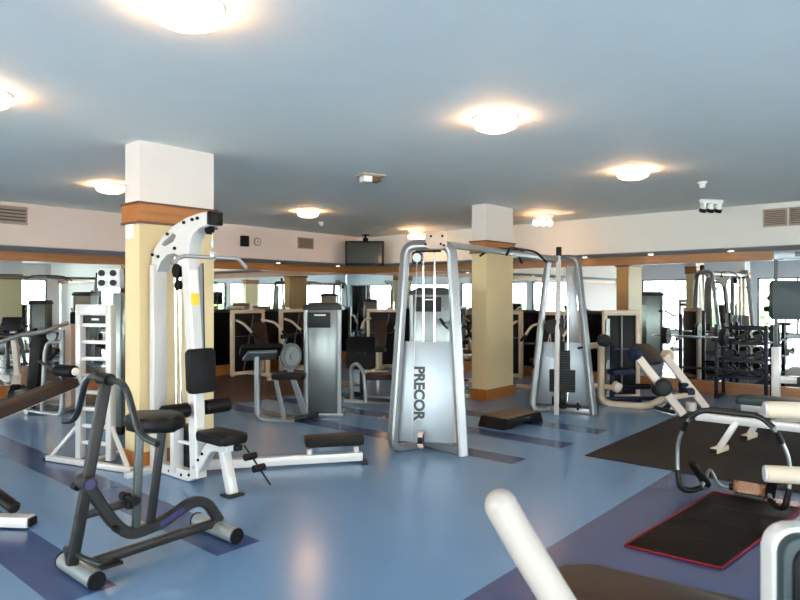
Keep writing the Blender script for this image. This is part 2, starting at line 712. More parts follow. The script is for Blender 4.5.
# mats lying on the floor
bm = BM()
box(bm, (7.87, .59, .005), (3.8, 4.36, .01), .003)
tag(obj('rubber_mat', bm, 'mat'), 'large dark rubber floor mat under the white weight bench', 'mat')
bm = BM()
box(bm, (6.2, 9.45, .004), (4.2, 2.9, .008), .003)
tag(obj('rubber_mat', bm, 'matbr'), 'brown floor covering strip along the left mirror, behind the arm curl machine', 'mat')

# ================================================================== CEILING AND WALL FITTINGS
def ceiling_lamp(x, y, label):
    t = thing('ceiling_lamp', label, 'ceiling lamp', (x, y, CEIL), group='round ceiling lamps')
    part('rim', 'plast', t, lathe, [(.16, -.001), (.178, -.002), (.18, -.018), (.172, -.022), (.16, -.02)], (x, y, CEIL))
    part('glass_shade', 'glow', t, lathe, [(.165, -.018), (.172, -.04), (.155, -.075), (.11, -.095), (.05, -.10)], (x, y, CEIL))
    return t


for x, y, lb in ((1.65, 2.8, 'lit round ceiling lamp at the top edge, nearest the camera'),
                 (4.3, 2.74, 'lit round ceiling lamp in the middle of the ceiling, second of the near row'),
                 (7.06, 2.71, 'lit round ceiling lamp towards the right, third of the near row'),
                 (6.93, 8.02, 'lit round ceiling lamp beyond the big pillar, left of the television'),
                 (1.44, 5.06, 'lit round ceiling lamp cut off by the left edge of the view'),
                 (3.69, 8.04, 'lit round ceiling lamp half hidden behind the left side of the big pillar'),
                 (-1.2, 2.8, 'lit round ceiling lamp behind the camera, seen only in the back mirror'),
                 (4.3, -2.6, 'lit round ceiling lamp seen only in the left mirror')):
    ceiling_lamp(x, y, lb)


def spot_track(x, y, rot, lit, label):
    t = thing('spotlight_bar', label, 'spotlight', (x, y, CEIL), rot, local=True, group='three-bulb ceiling spotlight bars')
    part('bar', 'glassfit', t, box, (0, 0, -.03), (.36, .05, .06), .008)
    for dx in (-.12, 0, .12):
        h = part('spot_head', 'glassfit', t, cyl, (dx, 0, -.055), (dx, -.02, -.16), .045, 14)
        bm = BM()
        cyl(bm, (dx, 0, -.13), (dx, -.025, -.175), .05, 16)
        obj('bulb', bm, 'spotglow' if lit else 'iron', h)


spot_track(9.95, 2.68, R(49 + 90), False, 'unlit three-bulb spotlight bar on the ceiling near the right wall vent')
spot_track(9.8, 5.3, R(49 + 90), True, 'lit three-bulb spotlight bar on the ceiling right of the rear pillar')
spot_track(10.3, 8.5, R(49 + 90), True, 'lit three-bulb spotlight bar above the near cable tower, by the television')
t = thing('ceiling_fixture', 'small square metal ceiling fixture with a white cover, in line with the television', 'ceiling fixture', (5.36, 5.11, CEIL), R(-20), local=True)
part('base_plate', 'vent', t, box, (0, 0, -.01), (.3, .22, .02), .004)
part('cover', 'plast', t, box, (-.06, 0, -.055), (.11, .13, .075), .01)
part('housing', 'wooddk', t, box, (.055, 0, -.05), (.11, .12, .06), .01)
for x, y, lb in ((8.35, 2.35, 'small white smoke detector on the ceiling above the right spotlight bar'),
                 (8.11, 9.01, 'small white smoke detector on the ceiling beside the lamp left of the television')):
    t = thing('smoke_detector', lb, 'smoke detector', (x, y, CEIL))
    part('mount', 'plast', t, lathe, [(.055, 0), (.055, -.02), (.05, -.025)], (x, y, CEIL), 20)
    part('sensor', 'plast', t, lathe, [(.036, -.022), (.036, -.06), (.025, -.075)], (x, y, CEIL), 20)

for i, (x, y, lb) in enumerate([(a, YB + .3, 'lit recessed downlight under the left soffit, %s' % s) for a, s in (
        (3.1, 'at the left edge of the view'), (7.0, 'just right of the big pillar'), (8.6, 'second from the big pillar'), (10.35, 'below the television'))] +
        [(XB + .17, a, 'lit recessed downlight under the back soffit, %s' % s) for a, s in (
            (5.15, 'just right of the far cable tower'), (3.95, 'above the leg machine with navy seat'), (2.7, 'above the dumbbell rack'))]):
    zz = SF - .012 - ((.3 / .58) * (SF - SBK) if y > YB else (.17 / .37) * (SF - SBK)) - .002
    t = thing('downlight', lb, 'downlight', (x, y, zz), group='recessed soffit downlights')
    part('trim_ring', 'plast', t, lathe, [(.05, .012), (.055, -.006), (.045, -.008)], (x, y, zz), 18)
    part('lamp', 'dl', t, lathe, [(.038, 0), (.038, -.011), (.03, -.013)], (x, y, zz), 18)


def vent(label, c, wd, ht, n, left):
    """grille on the left bulkhead (facing -y) or the back bulkhead (facing -x)"""
    t = thing('air_vent', label, 'air vent', c, 0 if left else R(-90), local=True)
    bm = BM()
    for sx in (-1, 1):
        box(bm, (sx * wd / 2, -.012, 0), (.02, .024, ht + .02))
        box(bm, (0, -.012, sx * ht / 2), (wd, .024, .02))
    obj('frame', bm, 'vent', t)
    part('backing', 'ventdk', t, box, (0, -.003, 0), (wd, .006, ht))
    bm = BM()
    for i in range(n):
        box(bm, (0, -.012, -ht / 2 + ht * (i + .5) / n), (wd - .01, .016, ht / n * .5), 0, Matrix.Rotation(R(25), 3, 'X'))
    obj('slats', bm, 'vent', t)


vent('slatted air vent on the left bulkhead at the left edge of the view', (3.2, YB, 2.79), .8, .25, 5, True)
vent('square air vent on the left bulkhead beside the television', (9.1, YB, 2.73), .42, .22, 8, True)
vent('slatted air vent on the back bulkhead at the right edge, left one of a pair', (XB, 2.05, 2.76), .3, .25, 9, False)
vent('slatted air vent on the back bulkhead at the right edge, right one of a pair', (XB, 1.65, 2.76), .42, .25, 9, False)
t = thing('wall_speaker', 'small black speaker on the pink bulkhead right of the big pillar', 'speaker', (7.5, YB, 2.67))
part('case', 'blackp', t, box, (7.5, YB - .05, 2.67), (.15, .1, .21), .008)
part('grille', 'iron', t, box, (7.5, YB - .102, 2.67), (.12, .006, .17), .002)
t = thing('wall_clock', 'small round tan dial on the left bulkhead beside the black speaker', 'wall dial', (7.83, YB, 2.68))
part('bezel', 'vent', t, cyl, (7.83, YB, 2.68), (7.83, YB - .03, 2.68), .085, 24)
part('face', 'label', t, cyl, (7.83, YB - .028, 2.68), (7.83, YB - .034, 2.68), .06, 24)
part('center', 'vent', t, cyl, (7.83, YB - .03, 2.68), (7.83, YB - .045, 2.68), .022, 16)

# television hung in the corner
tvp = V((10.3, 10.0, 2.55))
t = thing('television', 'flat television with black frame hanging from the ceiling in the far corner', 'television', tvp, R(-45), local=True)
part('casing', 'blackp', t, box, (0, .03, 0), (.86, .07, .55), .012)
part('bezel', 'black', t, lambda bm: [box(bm, (0, -.012, .255), (.86, .02, .035), .004), box(bm, (0, -.012, -.245), (.86, .02, .055), .004),
                                      box(bm, (-.413, -.012, 0), (.035, .02, .5), .004), box(bm, (.413, -.012, 0), (.035, .02, .5), .004)])
part('screen', 'screen', t, box, (0, -.008, .008), (.79, .006, .46))
br = part('ceiling_bracket', 'blackp', t, lambda bm: [box(bm, (.02, .1, .2), (.12, .06, .3), .006), cyl(bm, (.02, .1, .3), (.02, .1, CEIL - 2.55), .025, 12), box(bm, (.02, .1, CEIL - 2.55 - .015), (.16, .12, .03), .004)])
t = thing('pillar_box', 'small white box on the left face of the big pillar, under its wooden band', 'wall box', (2.8, 5.68, 2.17))
part('case', 'plast', t, box, (2.785, 5.68, 2.165), (.03, .12, .13), .006)
part('cover', 'label', t, box, (2.768, 5.68, 2.165), (.006, .095, .105), .002)

# ================================================================== CABLE CROSSOVER (two towers joined by a bar)
t = thing('cable_crossover', 'silver cable crossover with two towers and a pull-up bar, lettered on its near tower', 'cable machine', (5.0, 3.99, 0))


def tower(L, Rr, C, panel_near, tw=.235):
    """L, Rr: floor points of the two legs, C: floor point of the corner behind"""
    L, Rr, C = V((*L, 0)), V((*Rr, 0)), V((*C, 0))
    mid = (L + Rr) / 2
    u = (Rr - L).normalized()
    nrm = V((-u.y, u.x, 0))            # away from the camera
    if nrm.dot(V((CA, SA, 0))) < 0:
        nrm = -nrm
    hw = (Rr - L).length / 2
    up = V((0, 0, 1))
    bm = BM()
    path = [L + up * .03 + (C - L) * .75, L + up * .045, mid - u * tw + up * 2.1 + nrm * .12, mid + u * tw + up * 2.1 + nrm * .12, Rr + up * .0]
    rtube(bm, path, .075, .10, .12, up=nrm, ch=.016)
    obj('tower_frame', bm, 'silver', t)
    bm = BM()
    beam(bm, C + up * .04, Rr + up * .04, .06, .075)
    beam(bm, L + up * .04 + (C - L) * .2, C + up * .04, .06, .07)
    obj('base_bar', bm, 'silver', t)

    def lean(a, z):        # point on the panel plane
        k = z / 2.1
        return mid + nrm * (.12 * k + .02) + u * a + up * z
    if panel_near:
        def hwz(z):
            return hw + (tw - hw) * z / 2.1 - .035
        z0, z1 = .11, 1.12
        bm = BM()
        pts = [(-hwz(z0), z0), (hwz(z0) - .05, z0), (hwz(z1) - .02, z1), (-hwz(z1), z1)]
        slab(bm, pts, lean(0, 0) + nrm * .03, u, (up + nrm * .12 / 2.1), .02, .004)
        sh = obj('shroud', bm, 'panel', t)
        bm = BM()
        slab(bm, [(hwz(z0) - .05, z0), (hwz(z0), z0), (hwz(z1), z1), (hwz(z1) - .03, z1)], lean(0, 0) + nrm * .035, u, (up + nrm * .12 / 2.1), .03, .006)
        obj('shroud_edge', bm, 'vent', sh)
        # lettering reads downwards
        td = bpy.data.curves.new('lettering', 'FONT')
        td.body = 'PRECOR'
        td.size = .146
        td.space_character = .98
        td.extrude = .002
        td.offset = .006
        td.align_x = 'CENTER'
        td.align_y = 'CENTER'
        tmp = bpy.data.objects.new('tmp', td)
        me = bpy.data.meshes.new_from_object(tmp)
        bpy.data.objects.remove(tmp)
        bpy.data.curves.remove(td)
        me.materials.clear()
        me.materials.append(M['ink'])
        to = bpy.data.objects.new('lettering', me)
        COL.objects.link(to)
        to.parent = sh
        pos = lean(-.092, .60) + nrm * .03 - nrm * .016 - ORG[t]
        vv = (up + nrm * .12 / 2.1).normalized()
        xa = -vv
        za = -nrm
        za = (za - xa * za.dot(xa)).normalized()
        ya = za.cross(xa)
        to.matrix_local = Matrix.Translation(pos) @ Matrix((xa, ya, za)).transposed().to_4x4()
        bm = BM()
        for k in range(10):
            a0 = 2 * math.pi * k / 10
            o = lean(-.092, .295) + nrm * .018
            beam(bm, o + (u * math.cos(a0) + up * math.sin(a0)) * .012, o + (u * math.cos(a0) + up * math.sin(a0)) * .035, .004, .003, 0)
        obj('emblem', bm, 'sage', sh)
    return mid, u, nrm, lean


mA, uA, nA, leanA = tower((4.81, 4.29), (5.18, 3.68), (5.27, 4.24), True)
UP = V((0, 0, 1))
bm = BM()
for a in (-.055, .06):
    cyl(bm, leanA(a, .14) + nA * .10, leanA(a, 2.08) + nA * .0, .009, 10)
obj('guide_rod', bm, 'chrome', t)
bm = BM()
tube(bm, [leanA(-.115, 1.95) - nA * .03, leanA(-.155, .16) - nA * .03], .0035, n=6)
obj('cable', bm, 'cable', t)
bm = BM()
slab(bm, rrect(.1, .17, .035), leanA(-.06, .15) - nA * .05, UP.cross(uA), UP, .05, .006)
pb = obj('pulley_bracket', bm, 'vent', t)
bm = BM()
cyl(bm, leanA(-.085, .15) - nA * .05, leanA(-.035, .15) - nA * .05, .06, 20)
obj('pulley', bm, 'blackp', pb)
bm = BM()
slab(bm, rrect(.1, .13, .03), leanA(-.12, 1.97) - nA * .0, uA, UP, .05, .006)
obj('top_pulley_bracket', bm, 'blackp', t)
bm = BM()
cyl(bm, leanA(-.115, 1.97) - nA * .03, leanA(-.115, 1.97) - nA * .05, .045, 20)
obj('top_pulley', bm, 'silver', t)
bm = BM()
beam(bm, leanA(-.13, 2.035) - nA * .02, leanA(.13, 2.035) - nA * .02, .05, .02)
beam(bm, leanA(.2, 1.8) - nA * .0, leanA(.25, 1.8), .04, .05)
beam(bm, leanA(.2, 1.25) - nA * .01, leanA(.14, 1.31), .02, .02)
obj('stop_bracket', bm, 'blackp', t)
# top gusset with bolts
bm = BM()
slab(bm, rrect(.21, .18, .04), leanA(.085, 2.145) - nA * .075, uA, UP, .05, .006)
g = obj('gusset', bm, 'vent', t)
bm = BM()
for a, z in ((.035, 2.18), (.15, 2.18), (-.02, 2.10), (.135, 2.10), (.165, 2.085)):
    p = leanA(a, z) - nA * .098
    cyl(bm, p, p - nA * .012, .013, 10)
obj('bolts', bm, 'blackp', g)

mB, uB, nB, leanB = tower((7.78, 4.38), (8.11, 3.64), (7.98, 4.22), False, .19)
cb0, cb1 = leanA(.2, 2.1), leanB(-.05, 2.09)
bm = BM()
beam(bm, cb0, cb1, .05, .065)
obj('crossbar', bm, 'silver', t)
d = (cb1 - cb0)


def cbp(k, up=0, s=0):
    sd = V((d.y, -d.x, 0)).normalized()
    return cb0 + d * k + UP * up + sd * s


bm = BM()
tube(bm, [cbp(.355, -.05, .14), cbp(.41, .035, .10), cbp(.46, .05, .06), cbp(.62, .05, .06), cbp(.67, .03, .1), cbp(.74, -.08, .14)], .014, .06)
gr = obj('pull_up_grip', bm, 'blackp', t)
bm = BM()
tube(bm, [cbp(.355, -.05, -.2), cbp(.41, .035, -.16), cbp(.46, .05, -.1), cbp(.62, .05, -.1), cbp(.67, .03, -.16), cbp(.74, -.08, -.2)], .014, .06)
for k in (.47, .54, .61):
    beam(bm, cbp(k, .045, .06), cbp(k, .045, -.1), .03, .012)
obj('pull_up_grip', bm, 'blackp', t)
# inside of the far tower: front cable column, weight stack, back shroud
bm = BM()
p = V((7.80, 4.02, 0))
beam(bm, p, leanB(-.05, 2.13) - nB * .06, .05, .06)
obj('cable_column', bm, 'white', t)
bm = BM()
pt = leanB(-.05, 2.17) - nB * .03
box(bm, pt, (.07, .07, .17), .012, rz(.6))
obj('column_cap', bm, 'blackp', t)
bm = BM()
slab(bm, [(-.36, .1), (.36, .1), (.27, .95), (-.27, .95)], leanB(0, 0) + nB * .12, uB, UP, .02, .004)
obj('back_shroud', bm, 'panel', t)
bm = BM()
slab(bm, [(.06, .95), (.22, .95), (.17, 1.98), (.04, 1.98)], leanB(0, 0) + nB * .12, uB, UP, .03, .004)
obj('side_shroud', bm, 'silver', t)
bm = BM()
for k in range(9):
    box(bm, leanB(0.0, .30 + k * .033) + nB * .02, (.34, .09, .03), .003, frame(uB))
for k in range(8):
    box(bm, leanB(0.0, .60 + k * .033) + nB * .02, (.2, .09, .03), .003, frame(uB))
obj('weight_stack', bm, 'iron', t)
bm = BM()
box(bm, leanB(0.0, .18) + nB * .02, (.09, .07, .24), .005, frame(uB))
box(bm, leanB(0.0, .9) + nB * .02, (.06, .05, .14), .005, frame(uB))
obj('stack_post', bm, 'blackp', t)
bm = BM()
for a in (-.07, .07):
    cyl(bm, leanB(a, .1) + nB * .02, leanB(a, 2.0) + nB * .02, .009, 10)
tube(bm, [leanB(.02, .95) + nB * .02, leanB(.02, 2.0) + nB * .0], .005, n=6)
obj('guide_rod', bm, 'chrome', t)
bm = BM()
cyl(bm, leanB(-.13, 1.17) - nB * .12, leanB(-.13, 1.17) - nB * .07, .105, 24, bev=.01)
obj('pulley_disc', bm, 'blackp', t)
bm = BM()
cyl(bm, leanB(-.02, 1.23) - nB * .10, leanB(-.02, 1.23) - nB * .06, .05, 18)
cyl(bm, leanB(.0, 1.12) - nB * .10, leanB(.0, 1.12) - nB * .06, .04, 18)
obj('pulley', bm, 'iron', t)
bm = BM()
cyl(bm, leanB(-.05, .12) - nB * .12, leanB(.25, .12) - nB * .12, .022, 12)
cyl(bm, leanB(.19, .12) - nB * .12, leanB(.22, .12) - nB * .12, .05, 18)
cyl(bm, leanB(-.13, .17) - nB * .05, leanB(-.1, .17) - nB * .05, .06, 18)
obj('low_pulley', bm, 'blackp', t)
bm = BM()
beam(bm, leanB(-.5, .93) - nB * .03, leanB(-.3, .93) - nB * .03, .02, .03)
beam(bm, leanB(.2, .88) - nB * .03, leanB(.28, .90) - nB * .03, .03, .03)
cyl(bm, leanB(-.40, .62) - nB * .04, leanB(-.36, .62) - nB * .04, .03, 12)
obj('stop_knob', bm, 'blackp', t)
bm = BM()
tube(bm, [leanB(-.16, 1.08) - nB * .1, leanB(-.22, .78) - nB * .1, leanB(-.12, .74) - nB * .1, leanB(-.16, 1.08) - nB * .1], .006, n=6)
obj('cable_handle', bm, 'cable', t)

# ================================================================== AEROBIC STEP
t = thing('aerobic_step', 'low black aerobic step with brown top, on the floor before the rear pillar', 'step platform', (6.9, 4.17, 0))
c = V((6.9, 4.17, 0))
ax = V((1, -.06, 0)).normalized()
ay = V((.06, 1, 0)).normalized()
bm = BM()
prof = [(-.42, 0), (-.25, 0), (-.18, .05), (.18, .05), (.25, 0), (.42, 0), (.36, .125), (-.36, .125)]
slab(bm, prof, c, ax, UP, .40, .012)
obj('body', bm, 'blackp', t)
bm = BM()
slab(bm, rrect(.70, .36, .02), c + UP * .131, ax, ay, .014, .004)
obj('top_mat', bm, 'steptop', t, label='brown rubber top')
bm = BM()
slab(bm, rrect(.1, .035, .01), c + V((.16, -.206, .085)), ax, UP, .004)
obj('badge', bm, 'label', t)

# ================================================================== LAT PULLDOWN AND LOW ROW
def yz(y, z, x=2.99):
    return V((x, y, z))


def plate_with_hole(name, outer, holes, x, th, m, parent):
    """flat shape in the y-z plane, with holes, thickness th"""
    cd = bpy.data.curves.new(name, 'CURVE')
    cd.dimensions = '2D'
    cd.fill_mode = 'BOTH'
    cd.extrude = th / 2 - .006
    cd.bevel_depth = .006
    cd.bevel_resolution = 1
    for pts in [outer] + holes:
        sp = cd.splines.new('POLY')
        sp.points.add(len(pts) - 1)
        for q, (a, b) in zip(sp.points, pts):
            q.co = (a, b, 0, 1)
        sp.use_cyclic_u = True
    tmp = bpy.data.objects.new('tmp', cd)
    me = bpy.data.meshes.new_from_object(tmp)
    bpy.data.objects.remove(tmp)
    bpy.data.curves.remove(cd)
    bm = BM()
    bm.from_mesh(me)
    bpy.data.meshes.remove(me)
    for v in bm.verts:
        v.co = V((x + v.co.z, v.co.x, v.co.y))
    return obj(name, bm, m, parent)


t = thing('lat_pulldown_machine', 'white lat pulldown and low row machine with arched top, in front of the big pillar', 'weight machine', (2.95, 4.95, 0))
XL = 2.945
bm = BM()
beam(bm, (2.93, 5.44, .02), (2.93, 5.44, 1.86), .13, .085, .012, up=(0, 1, 0))
obj('upright', bm, 'white', t)
outer = [(5.485, 1.80), (5.485, 1.93), (5.44, 2.0), (5.3, 2.10), (5.1, 2.185), (4.9, 2.235), (4.72, 2.255), (4.58, 2.26),
         (4.57, 2.16), (4.70, 2.145), (4.80, 2.10), (4.86, 2.02), (4.885, 1.90), (4.885, 1.84), (5.0, 1.84), (5.02, 1.92), (5.10, 1.955), (5.22, 1.945), (5.33, 1.89), (5.40, 1.80)]
hole = [(5.34, 2.03), (5.26, 2.075), (5.12, 2.13), (5.06, 2.10), (5.12, 2.045), (5.26, 2.01)]
plate_with_hole('arch', outer, [hole], 2.95, .115, 'white', t)
bm = BM()
for y, z in ((5.46, 1.95), (5.46, 1.85), (5.36, 1.93), (5.2, 2.12), (5.08, 1.99), (4.93, 2.2), (4.8, 2.215), (4.72, 2.22)):
    cyl(bm, (2.875, y, z), (3.022, y, z), .014, 10)
obj('arch_bolt', bm, 'blackp', t)
bm = BM()
box(bm, (2.95, 4.565, 2.21), (.13, .04, .11), .008)
obj('end_cap', bm, 'blackp', t)
bm = BM()
cyl(bm, (2.93, 4.64, 2.13), (2.97, 4.64, 2.13), .045, 18)
obj('top_pulley', bm, 'blackp', t)
# column leaning towards the seat
bm = BM()
rtube(bm, [yz(4.94, 1.9, XL), yz(4.86, 1.1, XL), yz(4.80, .06, XL)], .115, .1, 0, up=(1, 0, 0), ch=.012)
obj('column', bm, 'white', t)
bm = BM()
slab(bm, [(-.02, 1.12), (.055, 1.12), (.075, 1.86), (-.02, 1.86)], (XL + .035, 4.79, 0), (1, 0, 0), (0, .075, 1), .03, .004)
pn = obj('side_panel', bm, 'panel', t)
bm = BM()
beam(bm, (XL + .094, 4.875, 1.12), (XL + .114, 4.93, 1.86), .008, .036, 0, up=(0, 1, 0))
obj('edge_strip', bm, 'blackp', pn)
bm = BM()
box(bm, yz(4.857, 1.70, XL - .008), (.075, .006, .2), 0, Matrix.Rotation(-.09, 3, 'X'))
obj('instruction_label', bm, 'label', t)
bm = BM()
box(bm, yz(4.8415, 1.55, XL - .008), (.075, .006, .1), 0, Matrix.Rotation(-.09, 3, 'X'))
obj('warning_label', bm, 'yellow', t, label='yellow warning sticker')
bm = BM()
pad(bm, yz(4.765, .955, XL), (.235, .37, .085), (1, 0, 0), (0, .06, 1), .03, .02)
obj('chest_pad', bm, 'black', t)
for s in (-1, 1):
    bm = BM()
    cyl(bm, (XL + s * .075, 4.83, .63), (XL + s * .32, 4.83, .63), .063, 22, bev=.015)
    obj('thigh_roller', bm, 'black', t)
bm = BM()
cyl(bm, (XL - .3, 4.83, .63), (XL + .3, 4.83, .63), .018, 10)
obj('roller_axle', bm, 'chrome', t)
# base: along the floor, then bent up to the seat
bm = BM()
rtube(bm, [(2.93, 5.48, .05), (2.95, 4.86, .05), (2.95, 4.60, .36), (2.95, 4.36, .385)], .09, .085, .09, up=(1, 0, 0), ch=.01)
obj('base_tube', bm, 'white', t)
bm = BM()
for y, z in ((5.35, .05), (5.2, .05), (5.0, .05), (4.88, .07), (4.8, .15), (4.74, .22), (4.68, .28)):
    cyl(bm, (2.895, y, z), (3.005, y, z), .012, 10)
obj('base_bolt', bm, 'blackp', t)
bm = BM()
beam(bm, (2.95, 4.44, .37), (2.95, 4.32, .012), .075, .075, .01)
obj('front_leg', bm, 'white', t)
bm = BM()
box(bm, (2.95, 4.32, .008), (.14, .13, .016), .004)
obj('foot_plate', bm, 'iron', t)
bm = BM()
pad(bm, (2.97, 4.50, .437), (.25, .40, .07), r=.03, bev=.02)
obj('seat', bm, 'black', t)
bm = BM()
beam(bm, (2.78, 5.45, .03), (3.06, 5.45, .03), .1, .05)
beam(bm, (2.62, 5.42, .025), (2.93, 5.42, .025), .07, .05)
obj('base_foot', bm, 'white', t)
bm = BM()
beam(bm, (2.93, 5.12, .05), (2.93, 5.12, .52), .1, .06, up=(0, 1, 0))
beam(bm, (2.93, 5.12, .32), (2.96, 4.86, .32), .03, .03)
obj('pad_post', bm, 'white', t)
bm = BM()
for k in range(10):
    box(bm, (3.06, 5.1, .09 + k * .037), (.14, .2, .034), .003)
obj('weight_stack', bm, 'iron', t)
bm = BM()
for y in (5.16, 5.24):
    cyl(bm, (3.0, y, .1), (2.98, y, 1.93), .009, 10)
tube(bm, [(3.02, 5.2, .45), (2.99, 5.2, 1.75)], .004, n=6)
obj('guide_rod', bm, 'chrome', t)
bm = BM()
cyl(bm, (2.95, 5.18, 1.80), (2.99, 5.18, 1.80), .062, 22)
cyl(bm, (2.96, 5.17, 1.675), (2.99, 5.17, 1.675), .045, 20)
beam(bm, (2.97, 5.18, 1.86), (2.97, 5.18, 1.64), .02, .03, up=(0, 1, 0))
obj('floating_pulley', bm, 'blackp', t)
# lat bar on its cable
bm = BM()
tube(bm, [(2.95, 4.6, 2.1), (2.95, 4.6, 1.91)], .005, n=6)
cyl(bm, (2.95, 4.6, 2.03), (2.95, 4.6, 1.98), .016, 12)
obj('cable', bm, 'cable', t)
bm = BM()
tube(bm, [(2.60, 4.62, 1.83), (2.69, 4.62, 1.895), (3.20, 4.60, 1.895), (3.28, 4.60, 1.82)], .016, .03)
b_ = obj('pulldown_bar', bm, 'cable', t)
bm = BM()
box(bm, (2.95, 4.6, 1.915), (.05, .03, .05), .008)
obj('hook', bm, 'chrome', b_)
# footrest in front of the seat
bm = BM()
box(bm, (3.02, 4.36, .36), (.07, .06, .045), .008)
cyl(bm, (3.04, 4.28, .29), (3.14, 4.28, .29), .03, 14)
cyl(bm, (3.08, 4.22, .20), (3.18, 4.22, .20), .03, 14)
tube(bm, [(3.06, 4.32, .38), (3.20, 4.16, .06)], .008, n=8)
obj('footrest', bm, 'blackp', t)
# low row rail and bench
d = V((4.38 - 3.0, 4.25 - 5.24, 0)).normalized()
r0, r1 = V((3.0, 5.24, .06)), V((4.36, 4.265, .06))
bm = BM()
beam(bm, r0, r1, .075, .08, .008)
obj('row_rail', bm, 'white', t)
bm = BM()
pad(bm, r1 - d * .27 + UP * .165, (.54, .24, .075), d, UP.cross(d), .03, .02)
obj('row_seat', bm, 'black', t)
bm = BM()
for k in (.06, .50):
    beam(bm, r1 - d * k, r1 - d * k + UP * .09, .04, .04)
obj('seat_post', bm, 'white', t)
bm = BM()
beam(bm, r1 - d * .02 - UP * .048, r1 + d * .04 - UP * .048, .24, .022)
obj('rail_foot', bm, 'iron', t)

# ================================================================== AB MACHINE, FRONT LEFT
YA = 3.68
t = thing('ab_crunch_machine', 'dark grey abdominal machine with curved track and roller feet, front left on the blue floor', 'exercise machine', (1.9, YA, 0))
A = lambda x, z, y=YA: V((x, y, z))
bm = BM()
beam(bm, A(1.475, .09), A(1.665, 1.09), .045, .06, .008, up=(1, 0, 0))
obj('main_post', bm, 'grey', t)
bm = BM()
trk = fillet([A(1.55, .53), A(1.70, .27), A(1.80, .165), A(2.02, .185), A(2.16, .25), A(2.25, .265), A(2.33, .22), A(2.41, .09)], .12, 6)
sweep(bm, trk, rect(.065, .05, .008), up=(0, 1, 0))
tr = obj('track', bm, 'grey', t)
bm = BM()
beam(bm, A(1.98, .184, YA - .028), A(2.14, .242, YA - .028), .006, .03, 0)
obj('track_decal', bm, 'blue', tr)
bm = BM()
cyl(bm, A(1.55, .53, YA - .06), A(1.55, .53, YA + .06), .04, 22)
pv = obj('pivot_hub', bm, 'grey', t)
bm = BM()
cyl(bm, A(1.55, .53, YA - .064), A(1.55, .53, YA - .06), .028, 20)
obj('pivot_cap', bm, 'blue', pv)
bm = BM()
beam(bm, A(1.54, .07), A(2.38, .085), .05, .05)
beam(bm, A(1.49, .345), A(1.80, .36), .035, .04)
obj('lower_bar', bm, 'grey', t)
for x, ya, yb in ((1.52, 3.48, 3.89), (2.39, 3.46, 3.91)):
    bm = BM()
    cyl(bm, (x, ya, .048), (x, yb, .048), .047, 24)
    rl = obj('floor_roller', bm, 'rollalu', t)
    for q, s in ((ya, -1), (yb, 1)):
        bm = BM()
        cyl(bm, (x, q, .05), (x, q + s * .016, .05), .05, 24, bev=.004)
        obj('roller_cap', bm, 'blackp', rl)
bm = BM()
beam(bm, A(1.84, .18), A(1.865, .79), .04, .045, .008, up=(1, 0, 0))
obj('seat_post', bm, 'sage', t)
bm = BM()
beam(bm, A(1.93, .18), A(2.01, .78), .04, .045, .008, up=(1, 0, 0))
obj('seat_post', bm, 'grey', t)
bm = BM()
pad(bm, A(1.96, .815), (.29, .40, .085), (1, 0, 0), (0, 1, 0), .13, .03)
obj('saddle', bm, 'black', t)
bm = BM()
tube(bm, fillet([A(1.66, 1.10), A(1.66, 1.10, YA + .2), A(1.66, 1.05, YA + .27), A(1.655, .86, YA + .36), A(1.65, .81, YA + .42), A(1.63, .80, YA + .5)], .06), .019, n=12)
obj('handlebar', bm, 'teal', t)
bm = BM()
tube(bm, fillet([A(1.66, 1.10), A(1.66, 1.10, YA - .2), A(1.66, 1.05, YA - .27), A(1.67, .86, YA - .36), A(1.68, .82, YA - .42), A(1.70, .80, YA - .52)], .06), .019, n=12)
hb = obj('handlebar', bm, 'teal', t)
bm = BM()
cyl(bm, A(1.66, 1.10, YA - .06), A(1.66, 1.10, YA + .06), .036, 20)
cyl(bm, A(1.64, 1.12, YA + .07), A(1.64, 1.15, YA + .07), .015, 10)
obj('clamp_hub', bm, 'blackp', t)
bm = BM()
for y in (-.06, .05):
    cyl(bm, A(1.80, .385, YA + y - .03), A(1.80, .385, YA + y + .03), .026, 14)
cyl(bm, A(1.79, .33, YA - .02), A(1.79, .40, YA - .02), .02, 12)
obj('adjust_knob', bm, 'blackp', t)
bm = BM()
cyl(bm, A(1.525, .50, YA + .10), A(1.525, .50, YA + .04), .02, 12)
cyl(bm, A(1.70, .24, YA - .07), A(1.70, .24, YA - .03), .018, 12)
obj('bolt_knob', bm, 'blackp', t)
bm = BM()
tube(bm, [A(1.49, .15, YA + .12), A(1.50, .15, YA - .14), A(1.56, .11, YA - .17)], .016, .03)
beam(bm, A(1.50, .05, YA + .1), A(1.49, .15, YA + .1), .03, .03)
obj('foot_bar', bm, 'teal', t)
bm = BM()
box(bm, A(1.60, .11, YA - .18), (.12, .09, .018), .006)
obj('foot_pedal', bm, 'blackp', t)

